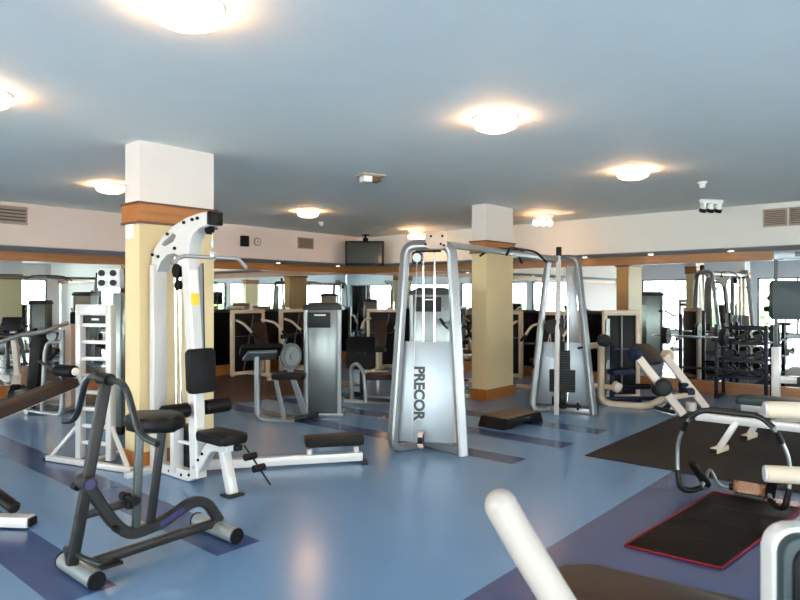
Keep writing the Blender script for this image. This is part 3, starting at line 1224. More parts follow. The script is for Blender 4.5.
# ================================================================== WHITE LADDER STAND AND SIT-UP BOARD
t = thing('ladder_stand', 'tall white ladder stand with rungs, left of the big pillar', 'exercise ladder', (2.64, 6.1, 0))
pA, pB = V((2.59, 6.26, 0)), V((2.73, 5.94, 0))
e = (pB - pA).normalized()
nb = V((-e.y, e.x, 0))
bm = BM()
for p in (pA, pB):
    beam(bm, p + UP * .05, p + UP * 1.50, .075, .06, .008, up=e)
obj('post', bm, 'white', t)
bm = BM()
beam(bm, pA + UP * 1.45, pB + UP * 1.45, .075, .10)
obj('head_panel', bm, 'white', t)
bm = BM()
beam(bm, pA + UP * 1.345 + nb * .01, pB + UP * 1.345 + nb * .01, .02, .10)
pl = obj('dark_plate', bm, 'iron', t)
bm = BM()
q = (pA + pB) / 2 + UP * 1.36
box(bm, q - nb * .004 if nb.x > 0 else q + nb * .004, (.08, .006, .018), 0, frame(e))
obj('plate_label', bm, 'label', pl)
for k in range(8):
    bm = BM()
    z = 1.305 - k * .158
    beam(bm, pA + UP * z, pB + UP * z, .035, .035)
    obj('rung', bm, 'white', t)
f0, f1 = V((2.42, 6.58, .03)), V((2.735, 5.53, .03))
bm = BM()
beam(bm, f0, f1, .06, .05)
beam(bm, (pA + pB) / 2 + UP * .03, (pA + pB) / 2 + UP * .03 + V((.5, .22, 0)), .06, .05)
obj('base_bar', bm, 'white', t)
bm = BM()
beam(bm, f0 + e * .05 + UP * .02, pA + UP * .38, .035, .035)
beam(bm, f1 - e * .05 + UP * .02, pB + UP * .38, .035, .035)
obj('brace', bm, 'white', t)
bm = BM()
for f in (f0, f1):
    box(bm, f - UP * .012, (.09, .04, .035), .004, frame(e))
obj('end_cap', bm, 'blackp', t)

t = thing('sit_up_board', 'dark padded incline sit-up board hooked to the white ladder, running off to the left', 'sit-up board', (1.7, 6.05, 0))
bm = BM()
s0, s1 = V((2.47, 6.13, .80)), V((.75, 6.05, .26))
dd = (s0 - s1)
pad(bm, (s0 + s1) / 2, (dd.length, .33, .06), dd, (0, 1, 0), .04, .02)
obj('board_pad', bm, 'brown', t)
bm = BM()
beam(bm, s0 - UP * .05, s1 - UP * .05, .06, .05)
beam(bm, s1 - UP * .05 + dd * .06, (.9, 6.05, .02), .05, .05)
beam(bm, (.9, 5.8, .025), (.9, 6.3, .025), .05, .05)
obj('frame_bar', bm, 'white', t)
bm = BM()
beam(bm, s0 - UP * .03 - dd.normalized() * .12, V((2.51, 6.15, .80)), .16, .07)
obj('hook_bracket', bm, 'white', t)
bm = BM()
cyl(bm, (2.44, 6.02, .895), (2.38, 6.25, .895), .056, 22, bev=.012)
fr = obj('foot_roller', bm, 'black', t)
bm = BM()
cyl(bm, (2.441, 6.02, .895), (2.445, 6.005, .895), .035, 18)
obj('roller_cap', bm, 'label', fr)
bm = BM()
beam(bm, (2.40, 6.18, .80), (2.40, 6.18, .90), .03, .03)
cyl(bm, (2.28, 6.42, .98), (2.34, 6.25, .90), .014, 10)
obj('roller_arm', bm, 'grey', t)

# white bench entering at the left edge
t = thing('leg_raise_bench', 'white bench foot with a black end and foam roll, cut off by the left edge', 'weight bench', (1.3, 5.2, 0))
bm = BM()
beam(bm, (1.64, 4.75, .045), (1.10, 5.50, .045), .09, .07, .008)
obj('cross_foot', bm, 'white', t)
bm = BM()
beam(bm, (1.652, 4.733, .045), (1.64, 4.75, .045), .075, .055, .004)
obj('end_cap', bm, 'blackp', t)
bm = BM()
beam(bm, (1.2, 5.36, .06), (1.0, 5.36, .48), .06, .06)
beam(bm, (1.0, 5.36, .48), (.1, 5.3, .46), .07, .06)
beam(bm, (.1, 5.3, .46), (.1, 5.3, .03), .06, .06)
beam(bm, (.1, 5.0, .03), (.1, 5.6, .03), .06, .05)
obj('frame_bar', bm, 'white', t)
bm = BM()
pad(bm, (.55, 5.32, .53), (1.1, .3, .07), (1, .06, 0), (0, 1, 0))
obj('bench_pad', bm, 'black', t)
bm = BM()
cyl(bm, at(16, 509, 4.3), at(-30, 474, 4.5), .042, 18, bev=.015)
obj('foam_roll', bm, 'black', t)
bm = BM()
q = at(-24, 479, 4.47)
beam(bm, (q.x, q.y, .03), q, .035, .035, up=(1, 0, 0))
obj('roll_post', bm, 'grey', t)

# ================================================================== GREY PULLEY COLUMN BEHIND THE PILLAR
t = thing('pulley_column', 'slim grey pulley column standing between the white ladder and the big pillar', 'pulley column', (3.40, 7.2, 0))
c0 = V((3.40, 7.2, 0))
bm = BM()
beam(bm, c0 + UP * .09, c0 + UP * 1.62, .11, .11, .02, up=V((CA, SA, 0)))
obj('column', bm, 'alu', t)
bm = BM()
beam(bm, c0 + UP * .01, c0 + UP * .10, .13, .13, .01, up=V((CA, SA, 0)))
obj('foot', bm, 'blackp', t)
bm = BM()
beam(bm, c0 + V((.08, .07, .0)), c0 + V((.08, .07, 1.9)), .05, .05, .004, up=V((CA, SA, 0)))
obj('rear_post', bm, 'grey', t)
hd = part('pulley_head', 'plast', t, box, c0 + V((-.06, .07, 1.78)), (.26, .12, .22), .01, rz(R(-49)))
bm = BM()
for k in (-.07, .06):
    for zz in (1.84, 1.73):
        p = c0 + V((-.06, .07, 0)) + V((SA, -CA, 0)) * k - V((CA, SA, 0)) * .065 + UP * zz
        cyl(bm, p, p - V((CA, SA, 0)) * .02, .035, 14)
obj('pulley', bm, 'iron', hd)

# ================================================================== TOWER-CASED MACHINES
FWD = V((CA, SA, 0))
RGT = V((SA, -CA, 0))


def stack_tower(t, c, wd, dp, h, body, u=None):
    """weight-stack tower: c floor centre; u across"""
    u = V(u or RGT)
    v = UP.cross(u)           # away
    if v.dot(FWD) < 0:
        v = -v
    fr_ = Matrix((u, v, UP)).transposed()
    bm = BM()
    box(bm, c + UP * .03, (wd + .04, dp, .06), .008, fr_)
    obj('tower_base', bm, 'silver', t)
    bm = BM()
    slab(bm, [(-wd / 2 + .04, -dp / 2 + .03), (-wd / 2 + .12, -dp / 2), (wd / 2 - .12, -dp / 2), (wd / 2 - .04, -dp / 2 + .03), (wd / 2 - .04, dp / 2), (-wd / 2 + .04, dp / 2)],
         c + UP * (h * .5), u, v, h - .14, .01)
    sh = obj('tower_shroud', bm, body, t)
    for s in (-1, 1):
        bm = BM()
        cyl(bm, c + u * s * (wd / 2 - .035) - v * dp * .42 + UP * .05, c + u * s * (wd / 2 - .035) - v * dp * .42 + UP * (h - .08), .032, 18)
        obj('tower_post', bm, 'silver', t)
    bm = BM()
    slab(bm, [(-wd / 2 - .01, 0), (wd / 2 + .01, 0), (wd / 2, .05), (wd * .3, .10), (-wd * .3, .10), (-wd / 2, .05)], c + UP * (h - .10), u, UP, dp + .03, .015)
    obj('tower_cap', bm, 'grey', t)
    bm = BM()
    box(bm, c - v * (dp / 2 + .012) - u * wd * .08 + UP * (h - .23), (wd * .58, .012, .20), .004, fr_)
    pl = obj('placard', bm, 'iron', t)
    bm = BM()
    box(bm, c - v * (dp / 2 + .02) - u * wd * .06 + UP * (h - .165), (wd * .3, .004, .018), 0, fr_)
    obj('placard_title', bm, 'label', pl)
    return sh


# arm curl machine
t = thing('arm_curl_machine', 'silver arm curl machine with sloping black pad and weight tower, behind the low bench', 'weight machine', (5.4, 6.45, 0))
tc = at(324, 412, 8.5)
tc.z = 0
stack_tower(t, tc, .50, .34, 1.50, 'alu')
bm = BM()
tube(bm, [at(257, 356, 8.12), at(257.5, 416, 8.12), at(266, 420, 8.1), at(295, 421, 8.05)], .042, .12)
obj('u_frame', bm, 'silver', t)
bm = BM()
q = at(293, 421.5, 8.05)
beam(bm, V((q.x, q.y, .035)), V((tc.x, tc.y, .035)) + RGT * .05, .07, .06)
obj('floor_bar', bm, 'grey', t)
ap = at(261, 353, 8.12)
un = (RGT * .9 + FWD * .35).normalized()
bm = BM()
pad(bm, ap + UP * .035, (.52, .34, .05), un, UP.cross(un) * -.93 + UP * .42, .03, .018)
obj('arm_pad', bm, 'black', t)
bm = BM()
vv_ = (UP.cross(un) * -.93 + UP * .42).normalized()
slab(bm, [(-.22, -.14), (.22, -.14), (.18, .14), (-.18, .14)], ap - un.cross(vv_).normalized() * (.03 if un.cross(vv_).z > 0 else -.03), un, vv_, .04, .006)
obj('pad_tray', bm, 'plate', t)
bm = BM()
rtube(bm, [at(284, 352, 8.2), at(305, 414, 8.25)], .07, .06, 0, up=FWD)
rtube(bm, [at(276, 380, 8.0), at(284, 419, 8.0)], .05, .05, 0, up=FWD)
obj('strut', bm, 'silver', t)
bm = BM()
q = at(289, 376, 8.0)
pad(bm, q, (.40, .3, .06), RGT, FWD, .04, .018)
obj('seat', bm, 'black', t)
bm = BM()
q = at(291, 356, 8.15)
ax_ = (RGT * .75 - FWD * .66).normalized()
cyl(bm, q - ax_ * .02, q + ax_ * .02, .165, 32, bev=.006)
cm = obj('cam_wheel', bm, 'plate', t)
bm = BM()
cyl(bm, q + ax_ * .02, q + ax_ * .03, .12, 28)
cyl(bm, q + ax_ * .02, q + ax_ * .05, .045, 20)
obj('wheel_hub', bm, 'silver', cm)
bm = BM()
tube(bm, [at(284, 362, 8.1), at(284, 342, 8.1), at(287, 336, 8.0)], .022, .04)
obj('lever', bm, 'silver', t)
bm = BM()
cyl(bm, at(281, 337, 8.0), at(294, 335, 8.0), .03, 14)
obj('lever_grip', bm, 'blackp', t)

# machine behind the arm curl tower
t = thing('seated_press_machine', 'silver seated press with black back pad, between weight tower and near cable tower', 'weight machine', (6.8, 6.6, 0))
bm = BM()
P = lambda px, py, Z: at(px, py, Z)
bm = BM()
tube(bm, [P(345, 401, 9.6), P(396, 405, 9.35)], .035)
tube(bm, [P(352, 400, 9.6), P(351, 367, 9.6), P(357, 363, 9.55), P(364, 372, 9.5), P(366, 402, 9.45)], .03, .08)
tube(bm, [P(366, 396, 9.45), P(392, 398, 9.35)], .025)
obj('frame', bm, 'silver', t)
bm = BM()
q = P(347, 399, 9.6)
beam(bm, V((q.x, q.y, .03)), V((q.x, q.y, .03)) + FWD * .9, .06, .05)
q = P(392, 403, 9.4)
beam(bm, V((q.x, q.y, .03)), V((q.x, q.y, .03)) + FWD * .9, .06, .05)
q = P(362, 385, 10.2)
beam(bm, V((q.x, q.y, .03)), V((q.x, q.y, 1.0)), .06, .06)
q2 = P(347, 399, 9.6) + FWD * .75
beam(bm, V((q2.x, q2.y, .03)), V((q.x, q.y, .03)), .06, .05)
obj('rear_frame', bm, 'grey', t)
bm = BM()
pad(bm, P(361, 353, 9.95), (.46, .50, .09), RGT, UP + FWD * .2, .05, .02)
obj('back_pad', bm, 'black', t)
bm = BM()
pad(bm, P(379, 376, 9.6), (.38, .36, .08), RGT, FWD, .05, .02)
obj('seat', bm, 'brown', t)
bm = BM()
q = P(378, 378, 9.6)
beam(bm, q, V((q.x, q.y, .05)), .05, .05, up=FWD)
obj('seat_post', bm, 'silver', t)

# tall cased machine seen through the near cable tower
t = thing('chest_fly_machine', 'grey cased weight machine with dark domed top, seen through the near cable tower', 'weight machine', (7.6, 5.9, 0))
tc = at(431, 395, 9.0)
tc.z = 0
stack_tower(t, tc, .62, .42, 1.70, 'alu')
bm = BM()
cyl(bm, tc + RGT * .28 - FWD * .3 + UP * 1.22, tc + RGT * .40 - FWD * .42 + UP * 1.12, .025, 12)
cyl(bm, tc + RGT * .1 - FWD * .36 + UP * 1.28, tc + RGT * .17 - FWD * .36 + UP * 1.2, .02, 12)
beam(bm, tc + RGT * .28 - FWD * .3 + UP * 1.22, tc + RGT * .28 - FWD * .1 + UP * 1.24, .04, .04)
obj('hand_grip', bm, 'blackp', t)
bm = BM()
beam(bm, tc - RGT * .40 + UP * .02, tc - RGT * .40 + UP * 1.05, .05, .08, up=FWD)
beam(bm, tc - RGT * .40 + UP * .04, tc - RGT * .3 + UP * .04, .06, .06)
obj('pad_post', bm, 'grey', t)
bm = BM()
pad(bm, tc - RGT * .42 - FWD * .05 + UP * .95, (.1, .5, .3), RGT, UP, .04, .02)
obj('side_pad', bm, 'black', t)

# chest press far left
t = thing('chest_press_machine', 'silver tube chest press with tall black pad, at the left behind the sit-up board', 'weight machine', (3.1, 8.9, 0))
P = at
bm = BM()
tube(bm, [P(24, 410, 8.55), P(60, 415, 8.5), P(62, 408, 8.5), P(62, 330, 8.5)], .035, .1)
tube(bm, [P(42, 412, 8.52), P(45, 352, 8.52), P(48, 342, 8.52), P(62, 342, 8.5)], .03, .1)
q = P(62, 409, 8.5)
tube(bm, [V((q.x, q.y, .05)), V((q.x, q.y, .05)) + FWD * .55, V((q.x, q.y, 1.1)) + FWD * .55], .03, .1)
q0 = P(26, 409, 8.5)
tube(bm, [V((q0.x, q0.y, .04)), V((q0.x, q0.y, .04)) + FWD * .55, V((q.x, q.y, .05)) + FWD * .55], .03, .1)
obj('frame', bm, 'silver', t)
bm = BM()
pad(bm, P(38, 362, 8.6), (.13, .75, .2), RGT, UP - FWD * .05 + RGT * .13, .04, .02)
obj('back_pad', bm, 'black', t)
bm = BM()
q = P(33, 392, 8.6)
pad(bm, q, (.34, .36, .08), RGT, FWD, .05, .02)
beam(bm, V((q.x, q.y, .04)), q, .05, .05, up=FWD)
obj('seat', bm, 'grey', t)
bm = BM()
tube(bm, [P(-14, 347, 8.0), P(0, 342, 8.0), P(24, 334, 8.1), P(46, 332, 8.2), P(58, 326, 8.4), P(68, 323, 8.5)], .028, .25)
obj('press_arm', bm, 'silver', t)
bm = BM()
cyl(bm, P(53, 336, 8.35), P(53, 336, 8.35) - FWD * .04, .065, 20)
obj('pulley', bm, 'plate', t)
bm = BM()
q = P(69, 365, 8.9)
box(bm, V((q.x, q.y, .62)), (.16, .2, 1.15), .02, frame(RGT))
obj('stack_case', bm, 'vent', t)
bm = BM()
cyl(bm, P(50, 358, 8.45), P(58, 350, 8.3), .03, 12)
cyl(bm, P(56, 362, 8.3), P(60, 372, 8.3), .025, 12)
obj('hand_grip', bm, 'blackp', t)


# exercise bikes
def bike(label, c, rot):
    t = thing('exercise_bike', label, 'exercise bike', c, rot, local=True, group='exercise bikes')
    bm = BM()
    beam(bm, (-.5, -.22, .03), (-.5, .22, .03), .06, .06)
    beam(bm, (.5, -.22, .03), (.5, .22, .03), .06, .06)
    beam(bm, (-.5, 0, .06), (.5, 0, .06), .07, .07)
    obj('base', bm, 'creamw', t)
    bm = BM()
    rtube(bm, [(-.35, 0, .08), (-.1, 0, .45), (-.28, 0, .82)], .07, .07, .1, up=(0, 1, 0))
    rtube(bm, [(-.1, 0, .45), (.32, 0, .4), (.48, 0, 1.12)], .07, .07, .12, up=(0, 1, 0))
    obj('frame', bm, 'creamw', t)
    bm = BM()
    slab(bm, rrect(.56, .42, .18), (.12, 0, .36), (1, 0, 0), (0, 0, 1), .13, .02)
    obj('wheel_housing', bm, 'vent', t)
    bm = BM()
    cyl(bm, (.36, -.07, .2), (.36, .07, .2), .17, 28, bev=.02)
    obj('flywheel', bm, 'blackp', t)
    bm = BM()
    slab(bm, [(.16, -.05), (.16, .05), (-.1, .13), (-.15, .08), (-.15, -.08), (-.1, -.13)], (-.28, 0, .86), (1, 0, 0), (0, 1, 0), .07, .02)
    obj('saddle', bm, 'black', t)
    bm = BM()
    tube(bm, [(.30, -.22, 1.12), (.48, -.2, 1.06), (.5, 0, 1.06), (.48, .2, 1.06), (.30, .22, 1.12)], .018, .06)
    obj('handlebar', bm, 'blackp', t)
    cs = part('console', 'iron', t, box, (.52, 0, 1.2), (.05, .26, .2), .015, Matrix.Rotation(R(-25), 3, 'Y'))
    part('screen', 'screen', cs, box, (.492, 0, 1.205), (.006, .16, .1), .002, Matrix.Rotation(R(-25), 3, 'Y'))
    bm = BM()
    beam(bm, (.1, -.09, .33), (.2, -.1, .2), .02, .03)
    box(bm, (.2, -.15, .19), (.1, .09, .025), .006)
    beam(bm, (.1, .09, .33), (.0, .1, .46), .02, .03)
    box(bm, (.0, .15, .47), (.1, .09, .025), .006)
    obj('pedals', bm, 'blackp', t)
    return t


bike0 = bike('exercise bike with black wheel, between the near cable tower and the rear pillar', (8.5, 6.14, 0), R(41))
dup(bike0, (3.46, 10.1, 0), R(228), 'exercise bike by the left mirror, behind the chest press at the left edge')


# cream framed selectorized machines
def cream_machine(label, c, rot):
    t = thing('selector_machine', label, 'weight machine', c, rot, local=True, group='cream framed weight machines')
    bm = BM()
    for s in (-1, 1):
        beam(bm, (s * .36, .3, .0), (s * .36, .3, 1.28), .07, .08, .01, up=(0, 1, 0))
    beam(bm, (-.395, .3, 1.27), (.395, .3, 1.27), .08, .07, .01)
    beam(bm, (-.395, .3, .05), (.395, .3, .05), .08, .07, .01)
    obj('case_frame', bm, 'cream', t)
    part('case_panel', 'blackp', t, box, (0, .30, .66), (.66, .05, 1.16), .004)
    bm = BM()
    beam(bm, (-.12, .27, .1), (.12, .28, 1.2), .03, .02, .003)
    beam(bm, (-.33, .27, .78), (.33, .27, .78), .012, .012, .002)
    obj('lift_rail', bm, 'plate', t)
    bm = BM()
    beam(bm, (0, .3, .05), (0, -.75, .05), .08, .07)
    beam(bm, (-.3, -.75, .03), (.3, -.75, .03), .07, .06)
    beam(bm, (0, -.35, .05), (0, -.35, .42), .07, .07, up=(0, 1, 0))
    beam(bm, (0, -.1, .05), (0, -.02, .95), .06, .06, up=(0, 1, 0))
    obj('base_frame', bm, 'cream', t)
    bm = BM()
    pad(bm, (0, -.38, .46), (.34, .38, .08))
    obj('seat', bm, 'black', t)
    bm = BM()
    pad(bm, (0, -.13, .78), (.28, .56, .08), (1, 0, 0), (0, .2, 1))
    obj('back_pad', bm, 'brown', t)
    for s in (-1, 1):
        bm = BM()
        rtube(bm, [(s * .3, .25, 1.1), (s * .38, -.1, 1.05), (s * .36, -.4, .85)], .04, .04, .12)
        a_ = obj('arm', bm, 'creamw', t)
        bm = BM()
        cyl(bm, (s * .36, -.36, .88), (s * .36, -.5, .8), .028, 12)
        obj('grip', bm, 'blackp', a_)
    return t


sm = cream_machine('cream framed weight machine by the back mirror, left of the far cable tower', (10.55, 6.7, 0), R(-90))
for x, y, r_, lb in ((10.45, 5.45, -90, 'cream framed weight machine by the back mirror, seen through the far cable tower'),
                     (8.9, 10.45, 0, 'cream framed weight machine by the left mirror, behind the seated press'),
                     (10.2, 9.4, -60, 'cream framed weight machine in the far corner under the television'),
                     (7.7, 10.45, 0, 'cream framed weight machine by the left mirror, right of the big pillar'),
                     (-3.6, 6.6, 90, 'cream framed weight machine reflected in the back mirror, beside a window pillar'),
                     (9.0, -4.9, 180, 'cream framed weight machine by the windows, reflected in the left mirror'),
                     (6.2, -5.0, 180, 'cream framed weight machine by the windows, second one reflected in the left mirror')):
    dup(sm, (x, y, .009 if y > 10 else 0), R(r_), lb)

# ================================================================== LEG MACHINE WITH NAVY SEAT
P = at
t = thing('leg_extension_machine', 'cream tube leg machine with navy seat, right of the far cable tower', 'weight machine', (9.1, 3.7, 0))
ZL = 9.25
bm = BM()
tube(bm, [P(601, 345, ZL), P(601, 400, ZL), P(610, 404, ZL), P(648, 407, 8.95), P(664, 398, 9.1)], .05, .2, k=8)
tube(bm, [P(588, 346, ZL + .1), P(601, 345, ZL)], .045)
tube(bm, [P(585, 386, ZL + .1), P(601, 386, ZL), P(618, 388, ZL)], .035)
obj('tube_frame', bm, 'cream', t)
bm = BM()
cyl(bm, P(613, 385, ZL - .15), P(620, 389, ZL - .15), .075, 22, bev=.015)
cyl(bm, P(586, 386, ZL + .1), P(582, 386, ZL + .1), .05, 18)
obj('ankle_roller', bm, 'creamw', t)
# case behind
cc = P(621, 400, 9.75)
cc.z = 0
uu = (RGT * .97 + FWD * .1).normalized()
fr_ = frame(uu)
bm = BM()
for s in (-1, 1):
    beam(bm, cc + uu * s * .26 + UP * .0, cc + uu * s * .26 + UP * 1.34, .06, .08, .01, up=FWD)
beam(bm, cc - uu * .29 + UP * 1.33, cc + uu * .29 + UP * 1.33, .09, .08, .01)
beam(bm, cc - uu * .29 + UP * .05, cc + uu * .29 + UP * .05, .09, .08, .01)
cf = obj('case_frame', bm, 'cream', t)
bm = BM()
box(bm, cc + FWD * .03 + UP * .69, (.47, .06, 1.2), .004, fr_)
obj('case_panel', bm, 'blackp', t)
bm = BM()
beam(bm, cc - FWD * .03 + UP * .12, cc - FWD * .03 + UP * 1.28, .025, .02, .003, up=FWD)
beam(bm, cc - FWD * .03 - uu * .23 + UP * .78, cc - FWD * .03 + uu * .23 + UP * .78, .02, .012, .003)
obj('lift_rail', bm, 'plate', t)
bm = BM()
rtube(bm, [P(607.5, 395, 9.35), P(607.5, 319, 9.35)], .06, .05, 0, up=FWD)
obj('front_upright', bm, 'alu', t)
bm = BM()
rtube(bm, [P(612, 398, 9.38), P(612, 345, 9.38)], .06, .05, 0, up=FWD)
beam(bm, P(606, 399, 9.3), P(660, 398, 9.2), .06, .06)
beam(bm, P(611, 388, 9.3), P(660, 386, 9.3), .05, .07)
obj('navy_bar', bm, 'navy', t)
bm = BM()
pad(bm, P(620, 371.5, 9.3), (.36, .36, .07), (RGT + FWD * .2), FWD, .04, .018)
obj('seat', bm, 'navy', t)
bm = BM()
cyl(bm, P(602, 340, 9.2), P(606, 341, 9.1), .09, 26, bev=.01)
obj('weight_disc', bm, 'iron', t)
bm = BM()
for px, py, Z in ((617, 399, 9.5), (640, 399, 9.5)):
    q = P(px, py, Z)
    beam(bm, V((q.x, q.y, .03)), V((q.x, q.y, .03)) + FWD * .5, .05, .05)
obj('floor_bar', bm, 'grey', t)
bm = BM()
cyl(bm, P(628, 386, 9.2), P(650, 386, 9.15), .035, 14)
obj('shaft', bm, 'blackp', t)

# ================================================================== BACK EXTENSION BENCH
t = thing('back_extension_bench', 'slanting cream back extension bench with dark hip pads, at the corner of the big mat', 'exercise bench', (8.8, 2.8, 0))
q0, q1 = P(683, 419, 8.3), P(637, 357, 8.45)
q2, q3 = P(706, 412, 8.75), P(665, 357, 8.9)
q0.z = q2.z = .035
bm = BM()
rtube(bm, [q0, q1], .10, .07, 0, up=FWD)
rtube(bm, [q2, q3], .10, .07, 0, up=FWD)
obj('slanting_rail', bm, 'creamw', t)
bm = BM()
beam(bm, q0 * .72 + q1 * .28, q2 * .72 + q3 * .28, .06, .06)
obj('cross_bar', bm, 'cream', t)
bm = BM()
beam(bm, (q0 + q2) / 2 + (q1 + q3) / 2 * 0 + (q1 - q0) * .3, V((8.95, 3.0, .03)), .06, .06)
beam(bm, V((8.85, 2.85, .025)), V((9.05, 3.15, .025)), .06, .05)
beam(bm, q0 + UP * -.01, q2 + UP * -.01, .07, .05)
obj('rear_support', bm, 'grey', t)
dd = (q1 - q0).normalized()
sd = (q3 - q1).normalized()
bm = BM()
pad(bm, q1 * .62 + q3 * .38 + dd * .03, (.46, .30, .10), sd, dd, .05, .02)
obj('hip_pad', bm, 'brown', t)
bm = BM()
cyl(bm, q1 - sd * .10 + dd * .02 - FWD * .02, q1 + sd * .06 + dd * .06 - FWD * .02, .085, 22, bev=.02)
cyl(bm, q1 + sd * .13 + dd * .10, q1 + sd * .16 - dd * .14, .05, 18, bev=.02)
obj('hip_bolster', bm, 'navy', t)
bm = BM()
cyl(bm, q3 + sd * .02 + dd * .0, q3 + sd * .1, .10, 20, bev=.02)
obj('end_roller', bm, 'cream', t)
for k, f_ in ((.47, -.06), (.44, .10)):
    bm = BM()
    q = q0 * (1 - k) + q1 * k + FWD * f_
    cyl(bm, q - FWD * .04, q + FWD * .02, .115, 26, bev=.012)
    pl = obj('foot_disc', bm, 'iron', t)
    bm = BM()
    cyl(bm, q - FWD * .045, q - FWD * .04, .07, 22)
    obj('disc_face', bm, 'teal', pl)
bm = BM()
k = .45
q = q2 * (1 - k) + q3 * k
cyl(bm, q - sd * .2, q + sd * .12, .03, 14)
cyl(bm, q - sd * .25 - dd * .12, q - sd * .05 - dd * .12, .06, 18, bev=.01)
obj('ankle_pad', bm, 'navy', t)
bm = BM()
q = P(691, 411, 8.5)
cyl(bm, V((q.x, q.y, .0)), V((q.x, q.y, .16)), .07, 18, bev=.01)
obj('white_foot', bm, 'white', t)

t.location.z += .0125
# ================================================================== DUMBBELL AND BARBELL RACK BY THE MIRROR
t = thing('weight_rack', 'dark navy weight rack with shelves standing along the back mirror, right side', 'weight rack', (10.85, 2.7, 0))
bm = BM()
for y in (3.33, 2.80, 2.12):
    for x in ((10.68,) if y > 3 else (10.68, 11.08)):
        beam(bm, (x, y, .0), (x, y, 1.30 if y > 3 else 1.15), .05, .05, up=(0, 1, 0))
    beam(bm, (10.66, y, .03), (11.1, y, .03), .05, .05)
obj('upright', bm, 'racknavy', t)
for z in (.36, .62, .88):
    bm = BM()
    box(bm, (10.85, 2.46, z), (.34, .72, .03), .006)
    box(bm, (10.68, 2.46, z - .01), (.03, .72, .04), .004)
    obj('shelf', bm, 'racknavy', t)
bm = BM()
beam(bm, (10.68, 3.33, .45), (10.68, 2.12, .45), .03, .03)
beam(bm, (11.08, 2.80, 1.08), (11.08, 2.12, 1.08), .04, .05)
beam(bm, (10.68, 3.33, .91), (10.47, 3.33, .91), .04, .04)
beam(bm, (10.68, 2.80, .91), (10.47, 2.80, .91), .04, .04)
obj('rail', bm, 'racknavy', t)
t = thing('barbell', 'barbell with dark plates resting on the front of the weight rack', 'barbell', (10.5, 3.1, .955))
bm = BM()
cyl(bm, (10.5, 3.72, .955), (10.5, 2.50, .955), .018, 14)
obj('bar', bm, 'chrome', t)
for y, r_ in ((3.52, .14), (3.47, .14), (2.62, .14), (2.67, .14)):
    bm = BM()
    cyl(bm, (10.5, y - .018, .955), (10.5, y + .018, .955), r_, 28, bev=.006)
    obj('plate', bm, 'iron', t)
places = {.36: 'bottom', .62: 'middle', .88: 'top'}
first = None
for z in (.36, .62, .88):
    for k in range(3):
        y = 2.24 + k * .2
        lb = '%s dumbbell on the %s shelf of the navy weight rack' % (('right-hand', 'centre', 'left-hand')[k], places[z])
        loc = (10.86, y, z + .078)
        if first is None:
            first = thing('dumbbell', lb, 'dumbbell', loc, group='dumbbells on the navy rack', local=True)
            part('handle', 'chrome', first, cyl, (-.09, 0, 0), (.09, 0, 0), .016, 12)
            for s in (-1, 1):
                part('head', 'iron', first, cyl, (s * .06, 0, 0), (s * .14, 0, 0), .062, 18, bev=.012)
        else:
            dup(first, loc, None, lb)

# ================================================================== KNEE RAISE TOWER AT THE RIGHT EDGE
t = thing('knee_raise_tower', 'white knee raise tower with large slate back pad at the right edge', 'exercise tower', (9.2, 1.5, 0))
u1, u2 = V((9.12, 1.70, 0)), V((9.34, 1.05, 0))
bm = BM()
for u_ in (u1, u2):
    beam(bm, u_ + UP * .03, u_ + UP * .93, .1, .09, .01, up=(0, 1, 0))
obj('upright', bm, 'white', t)
bm = BM()
for u_ in (u1, u2):
    beam(bm, u_ + UP * .93, u_ + UP * 2.06, .035, .04, .004, up=(0, 1, 0))
obj('rear_rod', bm, 'sage', t)
bm = BM()
beam(bm, u1 + UP * .53, u2 + UP * .53, .07, .09)
for u_ in (u1, u2):
    beam(bm, u_ + V((-.45, -.1, .03)), u_ + V((.35, .1, .03)), .07, .06)
beam(bm, u1 + UP * .04, u2 + UP * .04, .06, .06)
obj('cross_frame', bm, 'white', t)
bm = BM()
beam(bm, u1 + V((.0, .03, 2.08)), u2 + V((0, -.1, 2.08)), .09, .11)
obj('top_beam', bm, 'panel', t)
bm = BM()
beam(bm, u1 * .72 + u2 * .28 + V((-.055, -.02, 2.085)), u2 + V((-.055, -.02, 2.085)), .012, .06)
obj('top_beam_insert', bm, 'sage', t)
pc = P(801, 301, 7.85)
bm = BM()
pad(bm, pc, (.74, .48, .09), RGT, UP, .035, .025)
obj('back_pad', bm, 'tealpad', t)
bm = BM()
for px, py in ((771, 299), (768, 310)):
    q = P(px, py, 7.93)
    cyl(bm, q - RGT * .04, q + RGT * .08, .035, 14, bev=.008)
q = pc + FWD * .08
beam(bm, q - RGT * .25, q + RGT * .3, .04, .05)
obj('pad_bracket', bm, 'blackp', t)
bm = BM()
beam(bm, (u1 + u2) / 2 + V((-.08, .1, .53)), (u1 + u2) / 2 + V((-.1, -.25, .53)), .09, .10, .015)
obj('step_pad', bm, 'tealpad', t)

t.location.z += .0125
